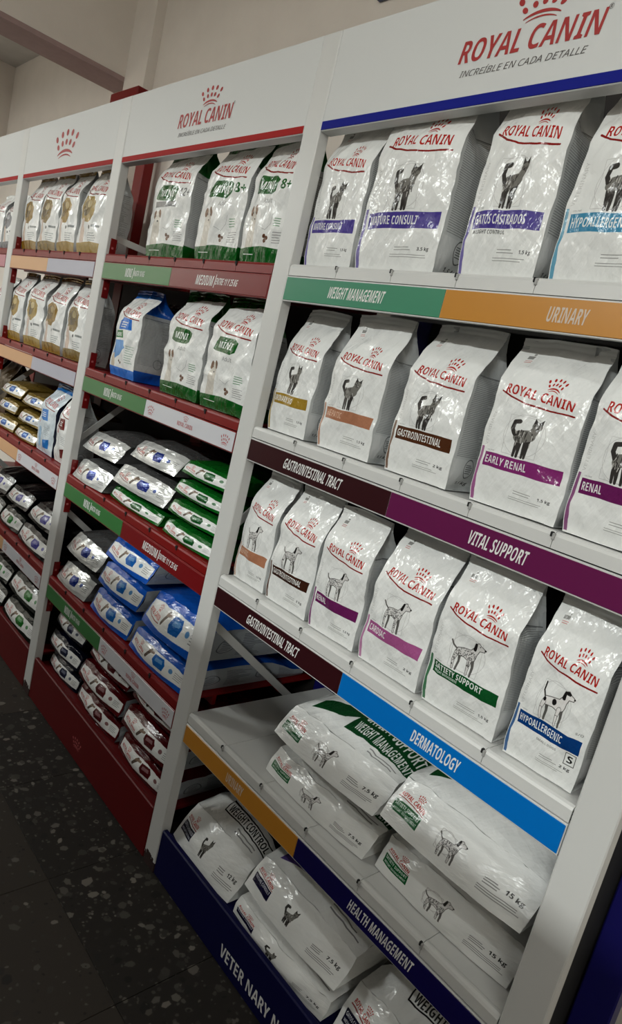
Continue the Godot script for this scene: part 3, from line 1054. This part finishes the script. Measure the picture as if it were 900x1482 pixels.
# block-bottomed bag standing up; its front foot is at (x, y, z)
func standing_bag(o: Node3D, w: float, h: float, d: float, front: Material, side: Material, back: Material, lean := 0.0, amp := 0.0065) -> void:
	var sd := Vector3(rng.randf() * 40.0, rng.randf() * 40.0, rng.randf() * 40.0)
	var fall := rng.randf_range(0.60, 0.68)
	var tip := rng.randf_range(-0.008, 0.008)
	var pinch := rng.randf_range(0.0, 0.05)
	var prof := func(v: float) -> float:
		var k := 0.90 + 0.10 * smoothstep(0.0, 0.10, v)
		return k * (1.0 - 0.97 * smoothstep(fall, 1.0, v)) + 0.004
	var mid_z := func(v: float) -> float:
		return -d * 0.5 + lean * v * v
	var half_w := func(v: float) -> float:
		return w * 0.5 * (0.975 + 0.025 * smoothstep(0.0, 0.08, v) - pinch * smoothstep(0.3, 0.7, v))
	var fold := func(v: float) -> float:
		var r: float = prof.call(v)
		return d * 0.42 * sqrt(maxf(0.0, 1.0 - r * r))
	var face := func(u: float, v: float, s: float) -> Vector3:
		var hw: float = half_w.call(v)
		var r: float = prof.call(v)
		var x := (2.0 * u - 1.0)
		var belly := 0.10 * d * (1.0 - x * x) * sin(PI * clampf(v * 1.15, 0.0, 1.0)) * r
		return shake(Vector3(x * hw + tip * v, h * v * (1.0 - 0.012 * x * x * v), mid_z.call(v) + s * (d * 0.5 * r + belly)), sd, amp * (0.25 + 0.75 * smoothstep(0.02, 0.3, v)))
	var gusset := func(t: float, v: float, s: float) -> Vector3:
		var a: Vector3 = face.call(0.5 + 0.5 * s, v, 1.0)
		var b: Vector3 = face.call(0.5 + 0.5 * s, v, -1.0)
		var p := a.lerp(b, t)
		p.x -= s * (fold.call(v) * (1.0 - absf(2.0 * t - 1.0)) - 0.006 * sin(PI * t) * (1.0 - smoothstep(0.2, 0.5, v)))
		return p
	var c := Vector3(0, h * 0.4, -d * 0.5)
	var at := base_of(o)
	put(o, "front_panel", sheet(18, 30, func(u, v): return face.call(u, v, 1.0), c), front, at)
	put(o, "back_panel", sheet(6, 16, func(u, v): return face.call(u, v, -1.0), c), back, at)
	for s in [-1.0, 1.0]:
		put(o, "side_gusset", sheet(6, 26, func(t, v): return gusset.call(t, v, s), c + Vector3(-s * w, 0, 0)), side, at)
	put(o, "bottom_panel", sheet(4, 2, func(u, t): return face.call(u, 0.0, 1.0).lerp(face.call(u, 0.0, -1.0), t), c), back, at)
	var lift := func(u: float, v: float) -> Vector3:
		return face.call(u, 0.945 + 0.055 * v, 1.0) + Vector3(0, 0, 0.0016 + 0.0008 * sin(v * 40.0))
	put(o, "top_seal", sheet(14, 8, lift, c), back, at)

# bag lying down with its printed foot towards the aisle; h is its greatest height
func lying_bag(o: Node3D, w: float, h: float, d: float, foot: Material, top: Material, side: Material, slant := 0.03, amp := 0.007, low := 0.62, fold := 0.30) -> void:
	var sd := Vector3(rng.randf() * 40.0, rng.randf() * 40.0, rng.randf() * 40.0)
	var crest := rng.randf_range(-0.3, 0.3)
	var hang := rng.randf_range(-0.06, 0.06)
	var hump := func(u: float) -> float:
		var x := 2.0 * u - 1.0
		return 1.0 - 0.10 * pow(absf(x), 4.0) - 0.05 * (x - crest) * (x - crest) + hang * x * (1.0 - x * x)
	var rise := func(u: float, t: float) -> float:
		var edge := 1.0 - pow(absf(2.0 * u - 1.0), 3.0)
		return (low + (1.0 - low) * (0.25 + 0.75 * edge) * sin(PI * 0.5 * minf(1.0, t / 0.34))) * (1.0 - 0.70 * smoothstep(0.6, 1.0, t))
	var skin := func(u: float, v: float, t: float) -> Vector3:     # v: 0 bottom .. 1 top, t: 0 front .. 1 back
		var x := 2.0 * u - 1.0
		var y: float = v * h * hump.call(u) * rise.call(u, t)
		var z := lerpf(-slant * v - 0.010 * x * x, -d, t)
		return shake(Vector3(x * w * 0.5 * (1.0 - 0.02 * absf(2.0 * v - 1.0) * (1.0 - t)), y, z), sd, amp * (0.2 + 0.8 * v))
	var c := Vector3(0, h * 0.35, -d * 0.5)
	var at := base_of(o)
	put(o, "bottom_panel", sheet(22, 8, func(u, v): return skin.call(u, v, 0.0) + Vector3(0, 0, 0.012 * sin(PI * v) * sin(PI * u)), c), foot, at)
	put(o, "front_panel", sheet(18, 16, func(u, t): return skin.call(u, 1.0, t), c), top, at)
	put(o, "back_panel", sheet(4, 4, func(u, t): return skin.call(u, 0.0, t), c), side, at)
	for s in [0.0, 1.0]:
		put(o, "side_gusset", sheet(10, 6, func(t, v): return skin.call(s, v, t) - Vector3((2.0 * s - 1.0) * fold * h * (1.0 - absf(2.0 * v - 1.0)), 0, 0), c + Vector3((1.0 - 2.0 * s) * w * 0.5, 0, 0)), side, at)
	put(o, "top_seal", sheet(6, 2, func(u, v): return skin.call(u, v, 1.0), c), top, at)

const ROWS := ["top shelf", "second shelf", "third shelf", "fourth shelf"]

func stand(called: String, label: String, category: String, group: String, x0: float, x1: float, row: int, h: float, d: float, front: Material, side: Material, back: Material, z := -0.028, yaw := 0.0, lean := 0.0, amp := 0.0065) -> void:
	var o := thing(called, label, category, Vector3((x0 + x1) * 0.5, DECKS[row] + 0.0025, z), group)
	standing_bag(o, x1 - x0, h, d, front, side, back, lean, amp)
	o.rotation.y = yaw + rng.randf_range(-0.02, 0.02)

func standing_goods() -> void:
	var side := film(clinic_side(), 0.3, 0.0, 0.7)
	var plain := film_plain(PAPER, 0.20)
	var lilac := Color(0.29, 0.24, 0.55)
	var teal := Color(0.22, 0.52, 0.66)
	var brown := Color(0.30, 0.17, 0.10)
	var purple := Color(0.40, 0.12, 0.34)
	var w := PAPER
	var spec := [
		# name band, colour, animal, weight, second line | x0, x1, row, height, depth, z, yaw | label
		["MATURE CONSULT", lilac, "cat", "1.5 kg", "", 0.066, 0.222, 0, 0.335, 0.095, -0.030, 0.0, "small white cat food bag with lilac band, beside the post on the top shelf"],
		["MATURE CONSULT", lilac, "cat", "3.5 kg", "", 0.236, 0.458, 0, 0.375, 0.115, -0.028, 0.0, "widest white cat food bag with lilac band on the top shelf"],
		["GATOS CASTRADOS", lilac, "cat", "1.5 kg", "WEIGHT CONTROL", 0.516, 0.672, 0, 0.370, 0.105, -0.028, 0.04, "white cat food bag with lilac band and tilted top, third on the top shelf"],
		["HYPOALLERGENIC", teal, "cat", "2.5 kg", "", 0.702, 0.868, 0, 0.345, 0.105, -0.028, 0.0, "white cat food bag with light blue band, right end of the top shelf"],
		["URINARY S/O", Color(0.60, 0.48, 0.16), "cat", "1.5 kg", "", 0.070, 0.208, 1, 0.300, 0.085, -0.030, 0.0, "white cat food bag with gold band beside the post on the second shelf"],
		["HEPATIC", Color(0.66, 0.45, 0.34), "cat", "1.5 kg", "", 0.254, 0.418, 1, 0.300, 0.095, -0.028, 0.0, "white cat food bag with salmon band on the second shelf"],
		["GASTROINTESTINAL", brown, "cat", "2 kg", "", 0.464, 0.622, 1, 0.305, 0.100, -0.028, 0.0, "white cat food bag with brown band on the second shelf"],
		["EARLY RENAL", Color(0.50, 0.17, 0.42), "cat", "1.5 kg", "", 0.676, 0.846, 1, 0.298, 0.090, -0.026, 0.0, "white cat food bag with bright magenta band on the second shelf"],
		["RENAL", purple, "cat", "2 kg", "", 0.858, 1.004, 1, 0.300, 0.095, -0.026, 0.0, "white cat food bag with dark purple band, right end of the second shelf"],
		["GASTROINTESTINAL", brown, "cat", "2 kg", "", 0.600, 0.760, 1, 0.290, 0.095, -0.175, 0.0, "white bag half hidden in the row behind on the second shelf"],
		["HEPATIC", Color(0.66, 0.45, 0.34), "dog", "1.5 kg", "", 0.070, 0.196, 2, 0.285, 0.085, -0.030, 0.0, "white dog food bag with salmon band beside the post on the third shelf"],
		["GASTROINTESTINAL", Color(0.23, 0.12, 0.08), "dog", "2 kg", "", 0.208, 0.354, 2, 0.288, 0.090, -0.028, 0.0, "white dog food bag with dark brown band on the third shelf"],
		["RENAL", purple, "dog", "1.5 kg", "", 0.370, 0.510, 2, 0.282, 0.085, -0.026, 0.04, "white dog food bag with dark purple band on the third shelf"],
		["CARDIAC", Color(0.62, 0.32, 0.52), "dog", "2 kg", "", 0.526, 0.686, 2, 0.290, 0.090, -0.026, 0.0, "white dog food bag with pink band on the third shelf"],
		["SATIETY SUPPORT", Color(0.06, 0.30, 0.14), "dog", "1.5 kg", "WEIGHT MANAGEMENT", 0.698, 0.858, 2, 0.288, 0.090, -0.026, 0.0, "white dog food bag standing with green band on the third shelf"],
		["HYPOALLERGENIC", Color(0.04, 0.22, 0.46), "terrier", "2 kg", "", 0.878, 1.004, 2, 0.288, 0.090, -0.026, 0.0, "white bag with small spotted dog and deep blue band on the third shelf"],
	]
	for s in spec:
		var tex := clinic_front(s[0], s[1], w if s[0] != "HEPATIC" else Color(0.82, 0.67, 0.57), s[2], s[3], s[4])
		stand("pet_food_bag", s[12], "bag", "white bags standing on the blue-trimmed unit", s[5], s[6], s[7], s[8], s[9], film(tex), side, plain, s[10], s[11], rng.randf_range(-0.02, 0.01))
	# --- middle unit: green, and one blue
	var green := Color(0.03, 0.33, 0.09)
	var grey_side := film(coloured_side(green), 0.28)
	var blue_side := film(coloured_side(Color(0.06, 0.34, 0.72)), 0.28)
	var green_plain := film_plain(green, 0.19)
	var adult := film(small_breed_front(green, "MINI", "8+", "Adult"), 0.2)
	var adult_plain := film(small_breed_front(green, "MINI", "", "Adult"), 0.2)
	var aged := film(small_breed_front(green, "MINI", "12+", "Ageing"), 0.2)
	stand("pet_food_bag", "green and white bag marked 12+ on the top shelf of the middle unit", "bag", "green bags standing on the middle unit", -0.712, -0.488, 0, 0.332, 0.105, aged, grey_side, green_plain)
	stand("pet_food_bag", "middle green and white bag of three on the middle unit's top shelf", "bag", "green bags standing on the middle unit", -0.418, -0.212, 0, 0.332, 0.105, adult, grey_side, green_plain)
	stand("pet_food_bag", "green and white bag marked 8+ touching the post on the middle unit's top shelf", "bag", "green bags standing on the middle unit", -0.196, -0.022, 0, 0.332, 0.105, adult, grey_side, green_plain)
	stand("pet_food_bag", "green and white bag beside the blue one on the middle unit's second shelf", "bag", "green bags standing on the middle unit", -0.470, -0.258, 1, 0.306, 0.100, adult_plain, grey_side, green_plain)
	stand("pet_food_bag", "green and white bag next to the post on the middle unit's second shelf", "bag", "green bags standing on the middle unit", -0.242, -0.032, 1, 0.304, 0.100, adult_plain, grey_side, green_plain)
	var blue_plain := film_plain(Color(0.06, 0.34, 0.72), 0.22)
	stand("pet_food_bag", "blue and white puppy food bag standing on the middle unit's second shelf", "bag", "", -0.812, -0.640, 1, 0.290, 0.120, film(starter_front(), 0.2), blue_side, blue_plain)
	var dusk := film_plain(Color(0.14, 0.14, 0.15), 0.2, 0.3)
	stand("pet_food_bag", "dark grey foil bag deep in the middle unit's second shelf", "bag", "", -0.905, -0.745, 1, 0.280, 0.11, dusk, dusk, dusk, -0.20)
	# --- the unit with the lone emblem: gold bags
	var tones := [Color(0.52, 0.40, 0.12), Color(0.46, 0.37, 0.13), Color(0.58, 0.46, 0.16), Color(0.60, 0.50, 0.22)]
	var golds := []
	for t in tones:
		golds.append(film(gold_front(t), 0.2))
	var gold_plain := film_plain(Color(0.56, 0.44, 0.16), 0.25, 0.4)
	var foil_side := film(clinic_side(), 0.28, 0.1)
	var order := ["first", "second", "third", "fourth"]
	var xs := [[-1.868, -1.690], [-1.668, -1.482], [-1.462, -1.285], [-1.262, -1.062]]
	for k in 4:
		stand("pet_food_bag", "gold and white bag, %s from the left on the lone-emblem unit's top shelf" % order[k], "bag", "gold bags standing on the lone-emblem unit", xs[k][0], xs[k][1], 0, 0.312, 0.10, golds[k], foil_side, gold_plain)
	var xs2 := [[-1.872, -1.715], [-1.672, -1.468], [-1.448, -1.254], [-1.230, -1.045]]
	for k in 4:
		stand("pet_food_bag", "gold and white bag, %s from the left on the lone-emblem unit's second shelf" % order[k], "bag", "gold bags standing on the lone-emblem unit", xs2[k][0], xs2[k][1], 1, 0.298, 0.10, golds[(k + 2) % 4], foil_side, gold_plain)
	var sky := Color(0.12, 0.45, 0.75)
	stand("pet_food_bag", "pale blue and white bag standing beside lying gold bags on the third shelf", "bag", "", -1.345, -1.170, 2, 0.275, 0.12, film(tall_front(sky, sky), 0.2), film_plain(Color(0.08, 0.10, 0.20), 0.25), film_plain(sky, 0.22))
	stand("pet_food_bag", "white bag with red badge standing against the post on the third shelf", "bag", "", -1.150, -1.020, 2, 0.270, 0.10, film(tall_front(PAPER, Color(0.40, 0.08, 0.07)), 0.2), foil_side, plain)
	# --- what shows of the far unit
	var pale := film(gold_front(Color(0.45, 0.46, 0.48)), 0.2)
	stand("pet_food_bag", "silver and white bag nearest the post on the far left unit's top shelf", "bag", "silver bags on the far left unit", -2.120, -1.962, 0, 0.250, 0.10, pale, foil_side, plain)
	stand("pet_food_bag", "silver and white bag second from the post on the far left unit's top shelf", "bag", "silver bags on the far left unit", -2.300, -2.140, 0, 0.255, 0.10, pale, foil_side, plain)
	stand("pet_food_bag", "dark blue bag standing behind silver bags on the far left unit", "bag", "", -2.290, -2.110, 0, 0.285, 0.10, film_plain(Color(0.05, 0.07, 0.16), 0.25), film_plain(Color(0.05, 0.07, 0.16), 0.25), plain, -0.16)
	stand("pet_food_bag", "silver and white bag on the far left unit's second shelf beside the post", "bag", "silver bags on the far left unit", -2.110, -1.965, 1, 0.270, 0.10, pale, foil_side, plain)
	var dull := film_plain(Color(0.26, 0.20, 0.10), 0.28, 0.3)
	for k in 3:
		stand("pet_food_bag", "dark gold bag, %s from the post on the far left unit's third shelf" % order[k], "bag", "dark gold bags on the far left unit", -2.140 - 0.2 * k, -1.965 - 0.2 * k, 2, 0.285, 0.11, dull, dull, dull, -0.10)

func lie(called: String, label: String, group: String, x0: float, x1: float, y: float, h: float, d: float, foot: Material, top: Material, side: Material, z := -0.03, slant := 0.03, roll := 0.0, yaw := 0.0, amp := 0.010, low := 0.62, fold := 0.30) -> void:
	var o := thing(called, label, "bag", Vector3((x0 + x1) * 0.5, y, z), group)
	lying_bag(o, x1 - x0, h, d, foot, top, side, slant, amp, low, fold)
	o.rotation = Vector3(0, yaw, roll)

func lying_goods() -> void:
	var plain := film_plain(PAPER, 0.26, 0.0, 0.8)
	# --- big white sacks on the near unit
	var sat := film(end_clinic(Color(0.05, 0.33, 0.16), "SATIETY SUPPORT", "WEIGHT MANAGEMENT", "dog", "15 kg"), 0.19)
	var sat_top := film(top_clinic("green"), 0.19)
	var far_top := film(top_clinic("green_far"), 0.19)
	var small := film(end_clinic(Color(0.05, 0.33, 0.16), "SATIETY SUPPORT", "WEIGHT MANAGEMENT", "dog", "7.5 kg"), 0.19)
	var g := "white sacks lying on the fourth shelf"
	lie("pet_food_sack", "lower white sack with green box, left stack on the fourth shelf", g, 0.335, 0.668, 0.4625, 0.092, 0.42, small, sat_top, plain, -0.035, 0.03)
	lie("pet_food_sack", "upper white sack with large green lettering, left stack on the fourth shelf", g, 0.338, 0.668, 0.566, 0.112, 0.42, small, sat_top, plain, -0.028, 0.055)
	lie("pet_food_sack", "lower white sack with green box, right stack on the fourth shelf", g, 0.684, 1.004, 0.4625, 0.112, 0.42, sat, far_top, plain, -0.050, 0.035)
	lie("pet_food_sack", "upper white sack with green box, right stack on the fourth shelf", g, 0.682, 1.004, 0.588, 0.130, 0.42, sat, far_top, plain, -0.020, 0.060)
	var wc := film(end_clinic(Color(0.05, 0.06, 0.16), "GATOS CASTRADOS", "WEIGHT CONTROL", "cat", "12 kg"), 0.20)
	var mc := film(end_clinic(Color(0.08, 0.07, 0.20), "MATURE CONSULT", "", "cat", "7.5 kg"), 0.20)
	var black_top := film(top_clinic("black"), 0.20)
	var lilac_top := film(top_clinic("lilac"), 0.20)
	var g2 := "white sacks lying on the dark blue base"
	lie("pet_food_sack", "bulging white sack with black lettering band lying beside the post on the base", g2, 0.066, 0.340, 0.087, 0.155, 0.44, wc, black_top, plain, -0.022, 0.065)
	lie("pet_food_sack", "lower white sack in the middle stack on the dark blue base", g2, 0.360, 0.690, 0.087, 0.070, 0.42, mc, lilac_top, plain, -0.022, 0.02)
	lie("pet_food_sack", "upper white sack with lilac patch in the middle stack on the base", g2, 0.365, 0.695, 0.166, 0.120, 0.42, mc, lilac_top, plain, -0.030, 0.055)
	lie("pet_food_sack", "white sack with black band at the right end of the dark blue base", g2, 0.706, 1.004, 0.087, 0.165, 0.44, wc, black_top, plain, -0.030, 0.070)
	# --- smaller packs on the red units
	var green := Color(0.04, 0.36, 0.10)
	var blue := Color(0.06, 0.32, 0.70)
	var silver := Color(0.62, 0.62, 0.61)
	var navy := Color(0.02, 0.03, 0.10)
	var red := Color(0.30, 0.025, 0.04)
	var gold := Color(0.50, 0.41, 0.18)
	var black := Color(0.05, 0.05, 0.055)
	var kinds := {
		"silver": [film(end_small(silver.lerp(PAPER, 0.6), Color(0.08, 0.17, 0.50)), 0.2, 0.3, 0.9), film_plain(Color(0.42, 0.42, 0.42), 0.25, 0.55, 0.9)],
		"green": [film(end_small(green, Color(0.06, 0.30, 0.12)), 0.22), film_plain(green, 0.19)],
		"blue": [film(end_small(blue, Color(0.06, 0.36, 0.66)), 0.22), film_plain(blue, 0.26)],
		"navy": [film(end_small(navy, Color(0.10, 0.12, 0.22)), 0.22), film_plain(navy, 0.19)],
		"red": [film(end_small(red, Color(0.30, 0.08, 0.09)), 0.22), film_plain(red, 0.19)],
		"gold": [film(end_small(gold, Color(0.08, 0.30, 0.60)), 0.22, 0.2), film_plain(gold, 0.24, 0.45)],
		"dark": [film(end_small(black, Color(0.20, 0.20, 0.55)), 0.2), film_plain(black, 0.18, 0.2)],
		"leaf": [film(end_small(Color(0.10, 0.12, 0.10), Color(0.08, 0.40, 0.12)), 0.2), film_plain(Color(0.09, 0.10, 0.09), 0.2, 0.2)],
	}
	var printed := film(pack_side(), 0.28, 0.1)
	var mid_unit := "packs lying on the middle unit"
	var far_unit := "packs lying on the lone-emblem unit"
	var y3: float = DECKS[2] + 0.0025
	var y4: float = DECKS[3] + 0.0025
	var y5 := 0.1125
	var packs := [
		# kind, x0, x1, y, h, depth, z, slant, roll, yaw, label, group
		["silver", -0.918, -0.668, y3, 0.092, 0.38, 0.000, 0.035, 0.0, 0.0, "lower silver pack beside the post on the middle unit's third shelf", mid_unit],
		["silver", -0.918, -0.656, y3 + 0.106, 0.090, 0.34, -0.020, 0.045, 0.0, 0.06, "upper crumpled silver pack beside the post on the middle unit's third shelf", mid_unit],
		["green", -0.655, -0.318, y3, 0.050, 0.38, -0.015, 0.02, 0.0, 0.0, "green pack under silver packs on the middle unit's third shelf", mid_unit],
		["silver", -0.640, -0.305, y3 + 0.058, 0.085, 0.36, -0.015, 0.035, 0.0, 0.0, "silver pack lying on a green pack on the middle unit's third shelf", mid_unit],
		["silver", -0.590, -0.305, y3 + 0.156, 0.082, 0.34, -0.030, 0.040, 0.0, 0.0, "topmost silver pack in the centre of the middle unit's third shelf", mid_unit],
		["green", -0.294, -0.022, y3, 0.054, 0.38, -0.015, 0.02, 0.0, 0.0, "lowest of four stacked green packs on the middle unit's third shelf", mid_unit],
		["green", -0.292, -0.022, y3 + 0.062, 0.052, 0.38, -0.022, 0.02, 0.0, 0.0, "second from bottom of four stacked green packs on the third shelf", mid_unit],
		["green", -0.294, -0.022, y3 + 0.122, 0.052, 0.38, -0.028, 0.02, 0.0, 0.0, "third from bottom of four stacked green packs on the third shelf", mid_unit],
		["green", -0.290, -0.022, y3 + 0.182, 0.056, 0.38, -0.034, 0.025, 0.0, 0.0, "top of four stacked green packs on the middle unit's third shelf", mid_unit],
		["silver", -0.918, -0.670, y4, 0.100, 0.40, -0.010, 0.035, 0.0, 0.0, "lower silver pack beside blue packs on the middle unit's fourth shelf", mid_unit],
		["silver", -0.915, -0.648, y4 + 0.115, 0.092, 0.38, -0.020, 0.040, 0.0, 0.0, "upper silver pack beside blue packs on the middle unit's fourth shelf", mid_unit],
		["blue", -0.640, -0.360, y4, 0.086, 0.42, -0.015, 0.025, 0.0, 0.0, "lowest of three blue packs in the centre of the fourth shelf", mid_unit],
		["blue", -0.632, -0.356, y4 + 0.098, 0.086, 0.42, -0.020, 0.030, 0.0, 0.0, "second of three blue packs in the centre of the fourth shelf", mid_unit],
		["blue", -0.620, -0.335, y4 + 0.196, 0.080, 0.42, -0.028, 0.035, 0.0, 0.0, "topmost blue pack in the centre of the fourth shelf", mid_unit],
		["blue", -0.336, -0.024, y4, 0.078, 0.46, -0.010, 0.025, 0.0, 0.0, "lower blue pack next to the blue-trimmed unit on the fourth shelf", mid_unit],
		["blue", -0.326, -0.024, y4 + 0.090, 0.118, 0.46, -0.022, 0.050, 0.0, 0.0, "upper blue pack next to the blue-trimmed unit on the fourth shelf", mid_unit],
		["navy", -0.918, -0.668, y5, 0.078, 0.40, -0.036, 0.02, 0.0, 0.0, "lowest of three navy packs on the red base", mid_unit],
		["navy", -0.918, -0.664, y5 + 0.088, 0.076, 0.40, -0.026, 0.02, 0.0, 0.0, "middle of three navy packs on the red base", mid_unit],
		["navy", -0.918, -0.672, y5 + 0.174, 0.074, 0.40, -0.034, 0.02, 0.0, 0.0, "topmost of three navy packs on the red base", mid_unit],
		["red", -0.650, -0.344, y5, 0.082, 0.42, -0.036, 0.02, 0.0, 0.0, "lowest dark red pack in the centre of the red base", mid_unit],
		["red", -0.650, -0.342, y5 + 0.092, 0.084, 0.42, -0.026, 0.025, 0.0, 0.0, "middle dark red pack in the centre of the red base", mid_unit],
		["red", -0.610, -0.330, y5 + 0.188, 0.078, 0.42, -0.034, 0.025, 0.0, 0.0, "topmost dark red pack in the centre of the red base", mid_unit],
		["red", -0.316, -0.022, y5, 0.086, 0.44, -0.036, 0.02, 0.0, 0.0, "lowest dark red pack beside the blue-trimmed unit on the red base", mid_unit],
		["red", -0.318, -0.022, y5 + 0.096, 0.090, 0.44, -0.026, 0.025, 0.0, 0.0, "middle dark red pack beside the blue-trimmed unit on the red base", mid_unit],
		["red", -0.300, -0.022, y5 + 0.198, 0.078, 0.44, -0.034, 0.025, 0.0, 0.0, "topmost dark red pack beside the blue-trimmed unit on the red base", mid_unit],
		["gold", -1.870, -1.610, y3, 0.066, 0.36, -0.015, 0.02, 0.0, 0.0, "lowest gold pack at the left of the lone-emblem unit's third shelf", far_unit],
		["gold", -1.870, -1.640, y3 + 0.076, 0.062, 0.36, -0.020, 0.02, 0.0, 0.0, "middle gold pack at the left of the lone-emblem unit's third shelf", far_unit],
		["gold", -1.870, -1.620, y3 + 0.148, 0.070, 0.36, -0.026, 0.03, 0.0, 0.0, "topmost gold pack at the left of the lone-emblem unit's third shelf", far_unit],
		["gold", -1.600, -1.358, y3, 0.060, 0.36, -0.015, 0.02, 0.0, 0.0, "lowest gold pack beside the standing pale blue bag", far_unit],
		["gold", -1.600, -1.358, y3 + 0.070, 0.064, 0.36, -0.020, 0.02, 0.0, 0.0, "middle gold pack beside the standing pale blue bag", far_unit],
		["gold", -1.598, -1.360, y3 + 0.144, 0.064, 0.36, -0.026, 0.03, 0.0, 0.0, "topmost gold pack beside the standing pale blue bag", far_unit],
		["leaf", -1.870, -1.640, y4, 0.095, 0.38, -0.020, 0.03, 0.0, 0.0, "lower dark pack at the left of the lone-emblem unit's fourth shelf", far_unit],
		["dark", -1.860, -1.620, y4 + 0.108, 0.10, 0.36, -0.030, 0.04, 0.0, 0.0, "upper dark pack at the left of the lone-emblem unit's fourth shelf", far_unit],
		["leaf", -1.630, -1.390, y4, 0.095, 0.38, -0.020, 0.03, 0.0, 0.0, "dark pack with green print in the centre of the fourth shelf", far_unit],
		["dark", -1.610, -1.360, y4 + 0.108, 0.085, 0.36, -0.030, 0.04, 0.0, 0.0, "black pack on a dark green pack in the centre of the fourth shelf", far_unit],
		["dark", -1.375, -1.024, y4, 0.098, 0.38, -0.015, 0.03, 0.0, 0.0, "lower black pack with violet badge beside the post on the fourth shelf", far_unit],
		["dark", -1.320, -1.024, y4 + 0.110, 0.092, 0.36, -0.022, 0.04, 0.0, 0.0, "upper black pack with violet badge beside the post on the fourth shelf", far_unit],
		["leaf", -1.700, -1.450, y5, 0.095, 0.38, -0.020, 0.03, 0.0, 0.0, "lower dark green pack at the left of the lone-emblem unit's base", far_unit],
		["leaf", -1.690, -1.430, y5 + 0.108, 0.095, 0.38, -0.026, 0.03, 0.0, 0.0, "upper dark green pack at the left of the lone-emblem unit's base", far_unit],
		["leaf", -1.425, -1.060, y5, 0.105, 0.38, -0.020, 0.03, 0.0, 0.0, "lower dark green pack beside the post on the lone-emblem unit's base", far_unit],
		["leaf", -1.405, -1.040, y5 + 0.120, 0.100, 0.38, -0.026, 0.035, 0.0, 0.0, "upper dark green pack beside the post on the lone-emblem unit's base", far_unit],
	]
	for p in packs:
		var k: Array = kinds[p[0]]
		var side: Material = printed if p[0] in ["blue", "red"] else k[1]
		lie("pet_food_pack", p[10], p[11], p[1], p[2], p[3] + 0.0015, p[4], p[5], k[0], k[1], side, p[6] + rng.randf_range(-0.006, 0.0), p[7], rng.randf_range(-0.008, 0.008), rng.randf_range(-0.02, 0.02), 0.008, 0.90 if p[0] == "blue" else 0.74, -0.08 if p[0] in ["blue", "red"] else 0.15)
